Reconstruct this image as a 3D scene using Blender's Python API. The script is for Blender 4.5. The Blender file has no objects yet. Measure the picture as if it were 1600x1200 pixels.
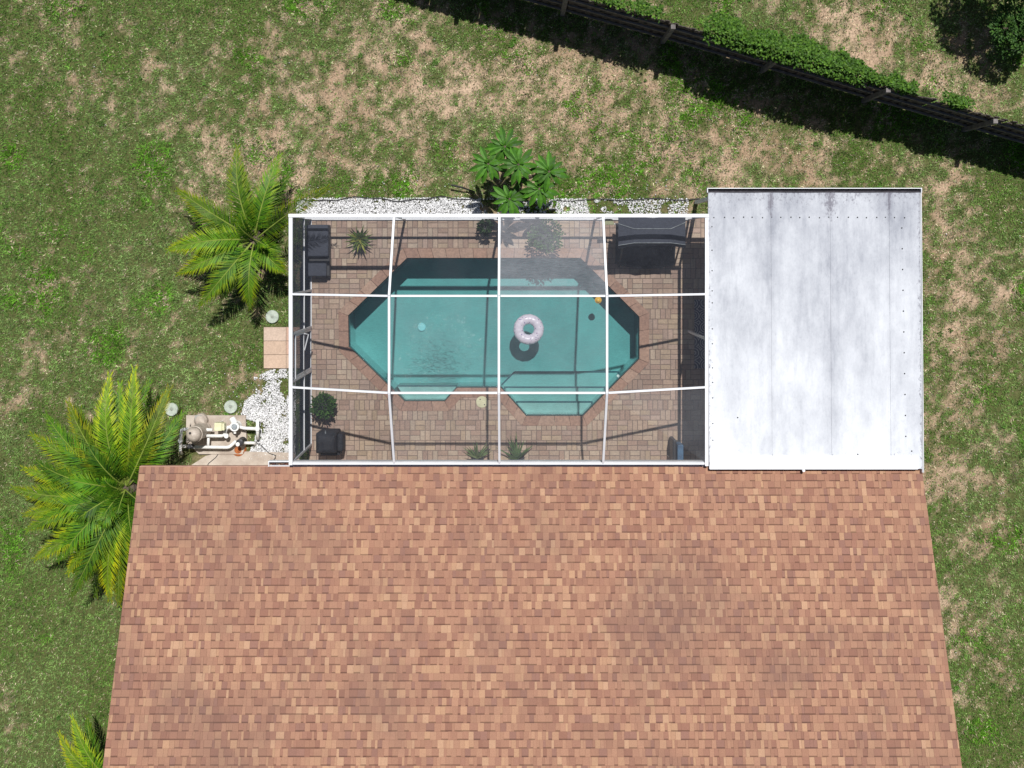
import bpy, bmesh, math, random
import numpy as np
from mathutils import Vector, Matrix
from mathutils.geometry import tessellate_polygon

random.seed(7)
RNG = np.random.default_rng(7)
R = math.radians
S = bpy.context.scene
COL = S.collection

# ------------------------------------------------------------------ camera, sky, sun, exposure
H, F, PX0, PY0 = 28.0, 1904.0, 800.0, 395.0
cam = bpy.data.cameras.new('Camera'); camo = bpy.data.objects.new('Camera', cam); COL.objects.link(camo)
camo.location = (0, 0, H); camo.rotation_euler = (0, 0, 0)
cam.sensor_fit = 'HORIZONTAL'; cam.sensor_width = 36; cam.lens = F / 1600 * 36
cam.shift_x = 0; cam.shift_y = -(600 - PY0) / 1600; cam.clip_end = 1000
S.camera = camo

SUNV = Vector((0.085, 0.44, 1.0)).normalized()
elev = math.asin(SUNV.z)
world = bpy.data.worlds.new('World'); S.world = world; world.use_nodes = True
wn = world.node_tree.nodes; wn.clear()
sky = wn.new('ShaderNodeTexSky'); sky.sky_type = 'NISHITA'; sky.sun_disc = False
sky.sun_elevation = elev; sky.sun_rotation = math.atan2(SUNV.x, SUNV.y)
bg = wn.new('ShaderNodeBackground'); bg.inputs[1].default_value = 0.05
wo = wn.new('ShaderNodeOutputWorld')
world.node_tree.links.new(sky.outputs[0], bg.inputs[0]); world.node_tree.links.new(bg.outputs[0], wo.inputs[0])
sun = bpy.data.lights.new('Sun', 'SUN'); suno = bpy.data.objects.new('Sun', sun); COL.objects.link(suno)
sun.energy = 4.9; sun.angle = R(0.55); sun.color = (1.0, 0.98, 0.945)
suno.rotation_euler = SUNV.to_track_quat('Z', 'Y').to_euler(); suno.location = (2, 8, 20)
S.view_settings.view_transform = 'Standard'; S.view_settings.look = 'None'
S.view_settings.exposure = 0.0; S.view_settings.gamma = 1.0
try: S.view_settings.use_curve_mapping = False
except Exception: pass

# ------------------------------------------------------------------ helpers
def W(px, py, z=0.0):
    k = (H - z) / F
    return Vector(((px - PX0) * k, (PY0 - py) * k, z))

def srgb(r, g, b, k=1.0):
    f = lambda c: ((c / 255 + .055) / 1.055) ** 2.4 if c > 10 else c / 255 / 12.92
    return (f(r) * k, f(g) * k, f(b) * k)

def mat(name, c1, c2=None, scale=6.0, rough=0.7, metal=0.0, bump=0.0, bscale=None, detail=6, spec=0.5, stretch=None):
    m = bpy.data.materials.new(name); m.use_nodes = True
    nt = m.node_tree; N = nt.nodes; L = nt.links
    p = N['Principled BSDF']
    p.inputs['Roughness'].default_value = rough; p.inputs['Metallic'].default_value = metal
    p.inputs['Specular IOR Level'].default_value = spec
    tc = N.new('ShaderNodeTexCoord'); mp = N.new('ShaderNodeMapping')
    L.new(tc.outputs['Object'], mp.inputs[0])
    if stretch: mp.inputs['Scale'].default_value = stretch
    if c2 is None: c2 = tuple(x * .8 for x in c1)
    nz = N.new('ShaderNodeTexNoise'); nz.inputs['Scale'].default_value = scale; nz.inputs['Detail'].default_value = detail
    nz.inputs['Roughness'].default_value = .65
    L.new(mp.outputs[0], nz.inputs[0])
    rp = N.new('ShaderNodeValToRGB'); rp.color_ramp.elements[0].position = .35; rp.color_ramp.elements[1].position = .65
    rp.color_ramp.elements[0].color = (*c2, 1); rp.color_ramp.elements[1].color = (*c1, 1)
    L.new(nz.outputs[0], rp.inputs[0]); L.new(rp.outputs[0], p.inputs['Base Color'])
    if bump:
        n2 = N.new('ShaderNodeTexNoise'); n2.inputs['Scale'].default_value = bscale or scale * 4; n2.inputs['Detail'].default_value = 4
        L.new(mp.outputs[0], n2.inputs[0])
        b = N.new('ShaderNodeBump'); b.inputs['Strength'].default_value = bump; b.inputs['Distance'].default_value = .02
        L.new(n2.outputs[0], b.inputs['Height']); L.new(b.outputs[0], p.inputs['Normal'])
    return m

def attr_mat(name, rough=.7, spec=.3, trans=0.0, nscale=40, namt=.35, stain=None):
    """colour comes from the mesh's Col attribute, varied by a fine noise"""
    m = bpy.data.materials.new(name); m.use_nodes = True
    nt = m.node_tree; N = nt.nodes; L = nt.links; p = N['Principled BSDF']
    p.inputs['Roughness'].default_value = rough; p.inputs['Specular IOR Level'].default_value = spec
    at = N.new('ShaderNodeAttribute'); at.attribute_name = 'Col'
    geo = N.new('ShaderNodeNewGeometry')
    nz = N.new('ShaderNodeTexNoise'); nz.inputs['Scale'].default_value = nscale; nz.inputs['Detail'].default_value = 4
    L.new(geo.outputs['Position'], nz.inputs[0])
    mr = N.new('ShaderNodeMapRange'); mr.inputs[1].default_value = .25; mr.inputs[2].default_value = .75
    mr.inputs[3].default_value = 1 - namt; mr.inputs[4].default_value = 1 + namt
    L.new(nz.outputs[0], mr.inputs[0])
    mx = N.new('ShaderNodeMix'); mx.data_type = 'RGBA'; mx.blend_type = 'MULTIPLY'; mx.inputs[0].default_value = 1
    L.new(at.outputs['Color'], mx.inputs[6]); L.new(mr.outputs[0], mx.inputs[7])
    out = mx.outputs[2]
    if stain:
        n3 = N.new('ShaderNodeTexNoise'); n3.inputs['Scale'].default_value = stain[0]; n3.inputs['Detail'].default_value = 5
        n3.inputs['Roughness'].default_value = .6
        L.new(geo.outputs['Position'], n3.inputs[0])
        r3 = N.new('ShaderNodeMapRange'); r3.inputs[1].default_value = .47; r3.inputs[2].default_value = .72
        r3.inputs[3].default_value = 0; r3.inputs[4].default_value = stain[2]
        src = n3.outputs[0]
        if len(stain) > 3:      # one weathered blotch of its own place and shape
            sb = N.new('ShaderNodeVectorMath'); sb.operation = 'SUBTRACT'; sb.inputs[1].default_value = stain[3]; L.new(geo.outputs['Position'], sb.inputs[0])
            sc = N.new('ShaderNodeVectorMath'); sc.operation = 'MULTIPLY'; sc.inputs[1].default_value = (.55, .75, .0); L.new(sb.outputs[0], sc.inputs[0])
            ln_ = N.new('ShaderNodeVectorMath'); ln_.operation = 'LENGTH'; L.new(sc.outputs[0], ln_.inputs[0])
            rr = N.new('ShaderNodeMapRange'); rr.inputs[1].default_value = .0; rr.inputs[2].default_value = 1.3; rr.inputs[3].default_value = .24; rr.inputs[4].default_value = 0; L.new(ln_.outputs['Value'], rr.inputs[0])
            ad_ = N.new('ShaderNodeMath'); ad_.operation = 'ADD'; L.new(src, ad_.inputs[0]); L.new(rr.outputs[0], ad_.inputs[1]); src = ad_.outputs[0]
        L.new(src, r3.inputs[0])
        m3 = N.new('ShaderNodeMix'); m3.data_type = 'RGBA'; L.new(r3.outputs[0], m3.inputs[0])
        L.new(out, m3.inputs[6]); m3.inputs[7].default_value = (*stain[1], 1); out = m3.outputs[2]
    L.new(out, p.inputs['Base Color'])
    if trans:
        tr = N.new('ShaderNodeBsdfTranslucent'); L.new(out, tr.inputs[0])
        ms = N.new('ShaderNodeMixShader'); ms.inputs[0].default_value = trans
        L.new(p.outputs[0], ms.inputs[1]); L.new(tr.outputs[0], ms.inputs[2])
        L.new(ms.outputs[0], N['Material Output'].inputs[0])
    return m

class MB:
    def __init__(s): s.v = []; s.f = []; s.c = []
    def add(s, vs, fs, col=None):
        o = len(s.v); s.v += [tuple(v) for v in vs]
        for f in fs: s.f.append(tuple(i + o for i in f)); s.c.append(col)
    def box(s, a, b, col=None, M=None):
        x0, y0, z0 = a; x1, y1, z1 = b
        vs = [Vector(p) for p in ((x0,y0,z0),(x1,y0,z0),(x1,y1,z0),(x0,y1,z0),(x0,y0,z1),(x1,y0,z1),(x1,y1,z1),(x0,y1,z1))]
        if M: vs = [M @ v for v in vs]
        s.add(vs, [(3,2,1,0),(4,5,6,7),(0,1,5,4),(1,2,6,5),(2,3,7,6),(3,0,4,7)], col)
    def bar(s, a, b, w, h, col=None, up=Vector((0,0,1))):
        a = Vector(a); b = Vector(b); d = (b - a); L = d.length; d.normalize()
        x = d.cross(up)
        if x.length < 1e-4: x = d.cross(Vector((0,1,0)))
        x.normalize(); u = x.cross(d)
        M = Matrix((( d.x, x.x, u.x, a.x),(d.y, x.y, u.y, a.y),(d.z, x.z, u.z, a.z),(0,0,0,1)))
        s.box((0,-w/2,-h/2),(L,w/2,h/2), col, M)
    def tube(s, pts, r, n=8, col=None, cap=True):
        pts = [Vector(p) for p in pts]; rs = r if isinstance(r, (list, tuple)) else [r] * len(pts)
        rings = []; prev = None
        for i, p in enumerate(pts):
            d = (pts[min(i+1, len(pts)-1)] - pts[max(i-1, 0)]).normalized()
            x = prev - d * prev.dot(d) if prev else d.cross(Vector((0,0,1)))
            if x.length < 1e-3: x = d.cross(Vector((0,1,0)))
            x.normalize(); prev = x; y = d.cross(x)
            rings.append([p + (x * math.cos(2*math.pi*k/n) + y * math.sin(2*math.pi*k/n)) * rs[i] for k in range(n)])
        vs = [v for q in rings for v in q]; fs = []
        for i in range(len(pts) - 1):
            for k in range(n):
                fs.append((i*n+k, i*n+(k+1)%n, (i+1)*n+(k+1)%n, (i+1)*n+k))
        if cap: fs += [tuple(range(n))[::-1], tuple((len(pts)-1)*n + k for k in range(n))]
        s.add(vs, fs, col)
    def lathe(s, prof, n=20, c=(0,0,0), col=None):
        vs = []; fs = []; c = Vector(c)
        for r, z in prof:
            for k in range(n):
                a = 2*math.pi*k/n; vs.append(c + Vector((r*math.cos(a), r*math.sin(a), z)))
        for i in range(len(prof)-1):
            for k in range(n):
                fs.append((i*n+k, i*n+(k+1)%n, (i+1)*n+(k+1)%n, (i+1)*n+k))
        fs.append(tuple(range(n))[::-1]); fs.append(tuple((len(prof)-1)*n+k for k in range(n)))
        s.add(vs, fs, col)
    def build(s, name, m, parent=None, smooth=False, bevel=0, loc=None):
        me = bpy.data.meshes.new(name); me.from_pydata(s.v, [], s.f)
        if any(c is not None for c in s.c):
            ca = me.color_attributes.new('Col', 'FLOAT_COLOR', 'CORNER'); buf = []
            for f, c in zip(s.f, s.c):
                c = c or (1, 1, 1); buf += [c[0], c[1], c[2], 1.0] * len(f)
            ca.data.foreach_set('color', buf)
        o = bpy.data.objects.new(name, me); COL.objects.link(o); me.materials.append(m)
        if smooth: me.polygons.foreach_set('use_smooth', [True] * len(me.polygons))
        if bevel:
            b = o.modifiers.new('bevel', 'BEVEL'); b.width = bevel; b.segments = 2; b.limit_method = 'ANGLE'
        if parent: o.parent = parent
        if loc: o.location = loc
        return o

def fast(name, V, Fc, m, cols=None, parent=None):
    """V (n,3), Fc (m,k) numpy; cols per vertex (n,3)"""
    me = bpy.data.meshes.new(name); n, k = Fc.shape
    me.vertices.add(len(V)); me.vertices.foreach_set('co', np.ascontiguousarray(V, dtype=np.float32).ravel())
    me.loops.add(n * k); me.loops.foreach_set('vertex_index', np.ascontiguousarray(Fc, dtype=np.int32).ravel())
    me.polygons.add(n); me.polygons.foreach_set('loop_start', np.arange(0, n*k, k, dtype=np.int32))
    me.update(calc_edges=True)
    if cols is not None:
        ca = me.color_attributes.new('Col', 'FLOAT_COLOR', 'POINT')
        c4 = np.ones((len(V), 4), dtype=np.float32); c4[:, :3] = cols; ca.data.foreach_set('color', c4.ravel())
    o = bpy.data.objects.new(name, me); COL.objects.link(o); me.materials.append(m)
    if parent: o.parent = parent
    return o

def tag(o, label=None, cat=None, group=None, kind=None):
    if label: o['label'] = label
    if cat: o['category'] = cat
    if group: o['group'] = group
    if kind: o['kind'] = kind
    return o

def thing(name, label, cat, group=None, loc=(0, 0, 0)):
    o = bpy.data.objects.new(name, None); COL.objects.link(o); o.empty_display_size = .2
    o.location = loc
    return tag(o, label, cat, group)

def lattice(x, y, freq, seed):
    r = np.random.default_rng(seed); n = 256; T = r.random((n, n))
    u = x * freq + 100.37; v = y * freq + 71.91
    iu = np.floor(u).astype(int); iv = np.floor(v).astype(int); fu = u - iu; fv = v - iv
    fu = fu*fu*(3-2*fu); fv = fv*fv*(3-2*fv); g = lambda a, b: T[a % n, b % n]
    return (g(iu,iv)*(1-fu)+g(iu+1,iv)*fu)*(1-fv) + (g(iu,iv+1)*(1-fu)+g(iu+1,iv+1)*fu)*fv
def fbm(x, y, freq, seed, oct=4):
    s = 0; a = 1; t = 0
    for i in range(oct):
        s = s + a * lattice(x, y, freq * 2**i, seed + i); t += a; a *= .55
    return s / t

# ------------------------------------------------------------------ materials
M = {}
M['white'] = mat('white_aluminium', (.82,.83,.85), (.74,.75,.78), 3, .45)
M['pvc'] = mat('white_pvc', (.85,.85,.83), (.68,.67,.63), 9, .45)
M['black'] = mat('black_fabric', (.025,.027,.034), (.014,.015,.02), 12, .8, bump=.5, bscale=30)
M['charcoal'] = mat('charcoal_fabric', (.055,.062,.085), (.040,.045,.062), 20, .85, bump=.3, bscale=90)
M['darkmetal'] = mat('dark_metal', (.03,.03,.035), (.02,.02,.022), 20, .5)
M['pot'] = mat('dark_pot', (.045,.042,.045), (.025,.025,.028), 8, .6)
M['concrete'] = mat('concrete', srgb(214,202,188,.78), srgb(184,168,154,.72), 2.2, .9, bump=.3, bscale=50)
M['slabgrey'] = mat('slab_concrete', (.34,.33,.31), (.26,.25,.235), 2, .9, bump=.2, bscale=40)
M['sand'] = mat('joint_sand', (.26,.205,.17), (.18,.14,.12), 30, .95)
M['coping'] = attr_mat('coping_brick', .85, .2, nscale=22, namt=.22)
M['paver'] = attr_mat('paver_brick', .88, .2, nscale=30, namt=.16, stain=(.8, (.22,.17,.14), .30))
M['shingle'] = attr_mat('asphalt_shingle', .93, .15, nscale=75, namt=.16, stain=(.55, (.15,.095,.08), .42, (3.5, -7.3, 0)))
M['shell'] = mat('pool_plaster', (.32,.495,.46), (.285,.45,.42), 3, .7)
M['trimtile'] = mat('step_edge_tile', (.05,.13,.15), (.03,.09,.11), 30, .3)
M['tile'] = mat('pool_tile', (.01,.05,.065), (.006,.03,.04), 30, .3)
M['leaf'] = attr_mat('leaf', .55, .28, trans=.20, nscale=9, namt=.22)
M['palm'] = attr_mat('palm_leaf', .55, .22, trans=.18, nscale=6, namt=.2)
M['bark'] = mat('bark', (.16,.12,.085), (.07,.052,.04), 12, .95, bump=1, bscale=25)
M['fencewood'] = mat('weathered_fence_wood', (.13,.105,.09), (.06,.05,.045), 5, .9, bump=.5, bscale=30, stretch=(4,4,.6))
M['fencetop'] = mat('weathered_rail_wood', (.22,.20,.19), (.12,.105,.10), 7, .9, bump=.5, bscale=30)
M['wall'] = mat('stucco_wall', (.58,.50,.42), (.53,.46,.39), 4, .9, bump=.4, bscale=60)
M['trim'] = mat('drip_edge', srgb(205,160,140,.8), srgb(185,140,122,.8), 6, .6)
M['grass'] = attr_mat('grass_blade', .75, .12, trans=.18, nscale=25, namt=.25)
M['ground'] = attr_mat('soil_and_thatch', .95, .1, nscale=28, namt=.42)
M['stone'] = attr_mat('marble_chip', .7, .3, nscale=60, namt=.12)
M['beige'] = mat('beige_tank', srgb(208,196,182,.85), srgb(172,158,146,.8), 7, .55)
M['cream'] = mat('cream_plastic', srgb(238,236,196,.85), srgb(225,220,180,.8), 6, .5)
M['orange'] = mat('terracotta', srgb(205,120,60,.7), srgb(150,80,40,.6), 14, .8)
M['disc'] = mat('pale_concrete_disc', srgb(205,214,200,.78), srgb(178,188,176,.75), 12, .85, bump=.3)
M['blue'] = mat('blue_grey_fabric', srgb(92,132,168,.75), srgb(78,112,146,.7), 8, .7)
M['bluegrip'] = mat('blue_grip', (.02,.12,.42), (.02,.10,.35), 8, .5)
M['wood'] = mat('light_wood_post', srgb(176,146,116,.7), srgb(140,112,90,.65), 9, .8)
M['yellow'] = mat('yellow_plastic', (.80,.48,.03), (.72,.40,.02), 8, .4)
M['net'] = mat('pale_net', srgb(205,205,165,.7), srgb(170,175,135,.7), 30, .8)
M['gutterin'] = mat('dark_gutter', (.05,.045,.055), (.02,.018,.022), 14, .9)  # near-black tone for gutter bottoms and the walk joint
M['greyplastic'] = mat('grey_clear_lid', (.35,.38,.40), (.18,.2,.21), 12, .25)
M['hose'] = mat('black_hose', (.015,.015,.018), (.01,.01,.012), 8, .6)

def screen_mat(name, fac, c, c2):
    m = bpy.data.materials.new(name); m.use_nodes = True; nt = m.node_tree; N = nt.nodes; L = nt.links
    N.remove(N['Principled BSDF'])
    d = N.new('ShaderNodeBsdfDiffuse'); t = N.new('ShaderNodeBsdfTransparent'); ms = N.new('ShaderNodeMixShader')
    geo = N.new('ShaderNodeNewGeometry')
    nz = N.new('ShaderNodeTexNoise'); nz.inputs['Scale'].default_value = 1.6; nz.inputs['Detail'].default_value = 6
    L.new(geo.outputs['Position'], nz.inputs[0])
    n2 = N.new('ShaderNodeTexNoise'); n2.inputs['Scale'].default_value = 24; n2.inputs['Detail'].default_value = 3
    mp = N.new('ShaderNodeMapping'); mp.inputs['Scale'].default_value = (.35, 3, 1)
    L.new(geo.outputs['Position'], mp.inputs[0]); L.new(mp.outputs[0], n2.inputs[0])
    ad = N.new('ShaderNodeMath'); ad.operation = 'ADD'; L.new(nz.outputs[0], ad.inputs[0]); L.new(n2.outputs[0], ad.inputs[1])
    mr = N.new('ShaderNodeMapRange'); mr.inputs[1].default_value = .7; mr.inputs[2].default_value = 1.3
    mr.inputs[3].default_value = fac * .70; mr.inputs[4].default_value = min(1, fac * 1.30)
    L.new(ad.outputs[0], mr.inputs[0]); L.new(mr.outputs[0], ms.inputs[0])
    rp = N.new('ShaderNodeMix'); rp.data_type = 'RGBA'; rp.inputs[6].default_value = (*c, 1); rp.inputs[7].default_value = (*c2, 1)
    L.new(nz.outputs[0], rp.inputs[0]); L.new(rp.outputs[2], d.inputs[0])
    L.new(t.outputs[0], ms.inputs[1]); L.new(d.outputs[0], ms.inputs[2]); L.new(ms.outputs[0], N['Material Output'].inputs[0])
    return m
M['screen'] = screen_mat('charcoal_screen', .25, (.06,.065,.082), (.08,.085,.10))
M['screen_haze'] = screen_mat('light_grey_screen', .27, (.15,.16,.185), (.19,.20,.22))  # lighter grey tint than the charcoal screen
M['screen_pale'] = screen_mat('glare_screen', .35, (.30,.31,.35), (.36,.37,.40))  # glare on this panel is put into its paler screen colour
M['screen_wall'] = screen_mat('edge_on_wall_screen', .84, (.030,.038,.066), (.04,.048,.08))  # dark look at a grazing view is put into colour and opacity

# water
def water_mat():
    m = bpy.data.materials.new('pool_water'); m.use_nodes = True; nt = m.node_tree; N = nt.nodes; L = nt.links
    N.remove(N['Principled BSDF'])
    t = N.new('ShaderNodeBsdfTransparent'); g = N.new('ShaderNodeBsdfGlossy'); g.inputs['Roughness'].default_value = .07
    fr = N.new('ShaderNodeFresnel'); fr.inputs[0].default_value = 1.33
    geo = N.new('ShaderNodeNewGeometry')
    def noise(scale, det, dist=0.0):
        n = N.new('ShaderNodeTexNoise'); n.inputs['Scale'].default_value = scale; n.inputs['Detail'].default_value = det
        n.inputs['Distortion'].default_value = dist; L.new(geo.outputs['Position'], n.inputs[0]); return n
    fine = noise(7, 3, .6); jet = noise(9, 2, 2.2)
    # rough patch of water by the return jet
    c = W(690, 560, -.06)
    sub = N.new('ShaderNodeVectorMath'); sub.operation = 'SUBTRACT'; sub.inputs[1].default_value = c; L.new(geo.outputs['Position'], sub.inputs[0])
    ln = N.new('ShaderNodeVectorMath'); ln.operation = 'LENGTH'; L.new(sub.outputs[0], ln.inputs[0])
    mk = N.new('ShaderNodeMapRange'); mk.inputs[1].default_value = .25; mk.inputs[2].default_value = 1.15; mk.inputs[3].default_value = 1; mk.inputs[4].default_value = .06
    L.new(ln.outputs['Value'], mk.inputs[0])
    mu = N.new('ShaderNodeMath'); mu.operation = 'MULTIPLY'; L.new(jet.outputs[0], mu.inputs[0]); L.new(mk.outputs[0], mu.inputs[1])
    b1 = N.new('ShaderNodeBump'); b1.inputs['Strength'].default_value = .35; b1.inputs['Distance'].default_value = .02; L.new(fine.outputs[0], b1.inputs['Height'])
    b2 = N.new('ShaderNodeBump'); b2.inputs['Strength'].default_value = .8; b2.inputs['Distance'].default_value = .075
    L.new(mu.outputs[0], b2.inputs['Height']); L.new(b1.outputs[0], b2.inputs['Normal'])
    L.new(b2.outputs[0], g.inputs['Normal']); L.new(b2.outputs[0], fr.inputs['Normal'])
    ms = N.new('ShaderNodeMixShader'); L.new(fr.outputs[0], ms.inputs[0]); L.new(t.outputs[0], ms.inputs[1]); L.new(g.outputs[0], ms.inputs[2])
    va = N.new('ShaderNodeVolumeAbsorption'); va.inputs['Color'].default_value = (.10,.75,.79,1); va.inputs['Density'].default_value = .62
    L.new(ms.outputs[0], N['Material Output'].inputs['Surface']); L.new(va.outputs[0], N['Material Output'].inputs['Volume'])
    return m
M['water'] = water_mat()

# ------------------------------------------------------------------ key dimensions
DECK_Z = .05
X_L, X_R = -4.609, 4.055           # enclosure side walls
Y_T, Y_B = .774, -4.389            # outer wall, house side
EAVE, TOP = 2.60, 3.64
COLX = [X_L, -2.455, -.262, 1.898, X_R]
ROWY = [Y_T, -.862, -2.80, Y_B]
PR_X0, PR_X1, PR_Y0, PR_Y1 = 4.11, 8.545, -4.50, 1.262   # patio roof
RE_Y, RE_Z, TH = -4.49, 2.45, R(23.3)                      # house eave, pitch
RO_X0, RO_X1 = -7.81, 8.588

# pool outline (clockwise seen from above), inner edge of the coping
pool_px = [(636,403),(907,403),(999,495),(999,561),(911,650),(822,650),(783,606),(714,606),(695,627),(632,627),(545,542),(544,493)]
POOL = [W(x, y, .05).to_2d() for x, y in pool_px]
def offset_poly(P, d):
    out = []; n = len(P)
    for i in range(n):
        a, b, c = P[i-1], P[i], P[(i+1) % n]
        d1 = (b-a).normalized(); d2 = (c-b).normalized()
        n1 = Vector((-d1.y, d1.x)); n2 = Vector((-d2.y, d2.x))
        bis = (n1 + n2); k = 1 + n1.dot(n2)
        out.append(b + bis * (d / max(k, .3)))
    return out
COPE = offset_poly(POOL, .222)
def inside(P, x, y):
    c = False; n = len(P)
    for i in range(n):
        a, b = P[i], P[i-1]
        if (a.y > y) != (b.y > y) and x < (b.x-a.x)*(y-a.y)/(b.y-a.y)+a.x: c = not c
    return c

# ------------------------------------------------------------------ ground
DK_X0, DK_X1, DK_Y0, DK_Y1 = -4.66, 8.6, -5.0, .83      # patio slab footprint
def g(px, py, r, a):
    p = W(px, py); return (p.x, p.y, r/68, a)
DRY = [g(330,275,70,.30), g(420,250,90,.22), g(520,170,90,.16), g(640,170,110,.20), g(740,150,120,.28), g(880,110,90,.26), g(950,190,130,.24),
       g(1060,250,90,.22), g(1180,230,90,.28), g(1300,240,80,.22), g(1480,300,50,.3), g(1500,450,75,.42), g(1490,560,60,.25), g(1490,740,45,.5),
       g(1530,850,28,.5), g(1500,960,50,.3), g(1500,1060,50,.2), g(1360,70,50,.85), g(1480,100,45,.80), g(1290,30,40,.35), g(1570,130,40,.4), g(1180,10,50,.25),
       g(15,630,35,.35), g(70,570,30,.35), g(60,100,80,.08), g(170,150,70,.12), g(60,880,120,-.25), g(100,1040,120,-.22), g(60,400,150,-.14), g(120,250,120,-.05),
       g(420,480,50,.15), g(300,600,60,.1), g(450,20,60,.08), g(260,520,60,.12), g(1580,300,40,-.15), g(1560,1000,60,-.1), g(820,30,80,-.1), g(1250,70,60,-.22), g(1420,40,45,-.25), g(1550,100,40,-.22), g(1180,40,40,-.2), g(1100,10,40,-.15), g(1450,150,40,-.2)]
def dryness(x, y):
    d = .075 + .40 * (fbm(x, y, .55, 3, 5) - .5) + 1.0 * (fbm(x, y, 2.1, 11, 3) - .5) + 1.25 * (fbm(x, y, 7.0, 15, 2) - .5)
    for gx, gy, r, a in DRY: d = d + a * np.exp(-((x-gx)**2 + (y-gy)**2) / (2*r*r))
    return d
def lush(x, y):
    return np.clip((fbm(x, y, .9, 31, 3) - .60) * 7, 0, 1)

step = .1
xs = np.arange(-16, 16.01, step); ys = np.arange(-16, 10.01, step)
gx, gy = np.meshgrid(xs, ys, indexing='ij')
gz = .02 * (fbm(gx, gy, .5, 5, 3) - .5) - .012
edge = (gx < -15.95) | (gx > 15.95) | (gy < -15.95) | (gy > 9.95); gz[edge] = -.012
dd = dryness(gx, gy)
soil = np.array(srgb(214,187,160,.76)); soil2 = np.array(srgb(172,142,114,.62)); thatch = np.array(srgb(108,114,68,.58))
t = np.clip((dd - .28) * 1.8, 0, 1)[..., None]
v = fbm(gx, gy, 1.3, 77, 3)[..., None]
gc = thatch * (1 - t) + (soil * v + soil2 * (1 - v)) * t
V = np.stack([gx, gy, gz], -1).reshape(-1, 3)
nx, ny = len(xs), len(ys)
I = np.arange(nx * ny).reshape(nx, ny)
quads = np.stack([I[:-1,:-1], I[1:,:-1], I[1:,1:], I[:-1,1:]], -1).reshape(-1, 4)
cx = (gx[:-1,:-1] + step/2).ravel(); cy = (gy[:-1,:-1] + step/2).ravel()
keep = ~((cx > DK_X0 + .05) & (cx < DK_X1 - .3) & (cy > DK_Y0 + .1) & (cy < DK_Y1 - .05))
quads = quads[keep]
o = len(V); B = 400
ext = np.array([[-16,-16,-.012],[xs[-1],-16,-.012],[xs[-1],ys[-1],-.012],[-16,ys[-1],-.012],[-B,-B,-.012],[B,-B,-.012],[B,B,-.012],[-B,B,-.012]], float)
V = np.vstack([V, ext]); C = np.vstack([gc.reshape(-1, 3), np.tile(thatch, (8, 1))])
eq = np.array([[o+4,o+5,o+1,o],[o+5,o+6,o+2,o+1],[o+6,o+7,o+3,o+2],[o+7,o+4,o,o+3]])
lawn = fast('lawn_ground', V, np.vstack([quads, eq]), M['ground'], C)
tag(lawn, kind='structure')

# grass blades
GR1 = [W(397,590).to_2d(), W(425,577).to_2d(), W(462,576).to_2d(), W(462,722).to_2d(), W(384,716).to_2d(), W(398,690).to_2d(), W(402,660).to_2d(), W(376,652).to_2d(), W(382,628).to_2d(), W(400,612).to_2d()]
def blocked(x, y):
    b = (x > DK_X0) & (x < DK_X1) & (y > DK_Y0) & (y < DK_Y1)
    b |= (x > -7.3) & (x < 8.1) & (y < -5.0)
    a, c = W(288, 649), W(386, 709); b |= (x > a.x) & (x < c.x) & (y < a.y) & (y > c.y)      # equipment pad
    b |= (x > W(300,0).x) & (x < W(455,0).x) & (y < W(0,704).y) & (y > -5.2)                # walk
    a, c = W(411, 510), W(456, 577); b |= (x > a.x) & (x < c.x) & (y < a.y) & (y > c.y)      # landing
    return b
n = 950000
x = RNG.uniform(-13.2, 13.2, n); y = RNG.uniform(-13.4, 7.6, n)
d = dryness(x, y) + RNG.normal(0, .10, n); lu = lush(x, y)
fine = fbm(x, y, 7.0, 91, 2)
pk = np.clip(1.15 - 1.15 * np.clip(d - .24, 0, 1) + .5 * lu, .10, 1) * np.clip(-.10 + 2.1 * fine, .12, 1)
k = (RNG.random(n) < pk) & ~blocked(x, y)
# sparser on the stone beds
bed_top = (y > .80) & (y < 1.25) & (x > -4.9) & (x < 4.1)
k &= ~(bed_top & ((x < -.7) | (RNG.random(n) < .55)))
inb = np.array([inside(GR1, a, b) for a, b in zip(x[(x>-6.5)&(x<-4.8)&(y>-5)&(y<-2.4)], y[(x>-6.5)&(x<-4.8)&(y>-5)&(y<-2.4)])])
sel = np.where((x>-6.5)&(x<-4.8)&(y>-5)&(y<-2.4))[0]; rm = sel[inb & (RNG.random(len(sel)) < .82)]; k[rm] = False
x, y, d, lu = x[k], y[k], d[k], lu[k]; n = len(x)
az = RNG.uniform(0, 2*np.pi, n); ln = RNG.uniform(.045, .095, n) * (1 + .35*lu); wd = RNG.uniform(.006, .012, n) * (1 + .3*lu)
tilt = RNG.uniform(.25, 1.15, n); zt = ln * np.cos(tilt); ho = ln * np.sin(tilt)
ca, sa = np.cos(az), np.sin(az); base = .02 * (fbm(x, y, .5, 5, 3) - .5) - .014
V = np.empty((n, 3, 3)); V[:,0] = np.stack([x - sa*wd, y + ca*wd, base], -1); V[:,1] = np.stack([x + sa*wd, y - ca*wd, base], -1)
V[:,2] = np.stack([x + ca*ho, y + sa*ho, base + zt], -1)
g1 = np.array((.094,.192,.028)); g2 = np.array((.200,.295,.098)); gl = np.array((.105,.265,.018)); tan = np.array((.50,.435,.30)); brn = np.array((.33,.26,.165))
mixv = np.clip(fbm(x, y, .7, 51, 3) * 1.6 - .3 + RNG.normal(0, .25, n), 0, 1)[:, None]
c = g1 * (1 - mixv) + g2 * mixv
c = c * (1 - lu[:, None]*.85) + gl * lu[:, None]*.85
dr = (RNG.random(n) < np.clip((d - .18) * 1.1 + .10, .05, .75))
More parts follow.
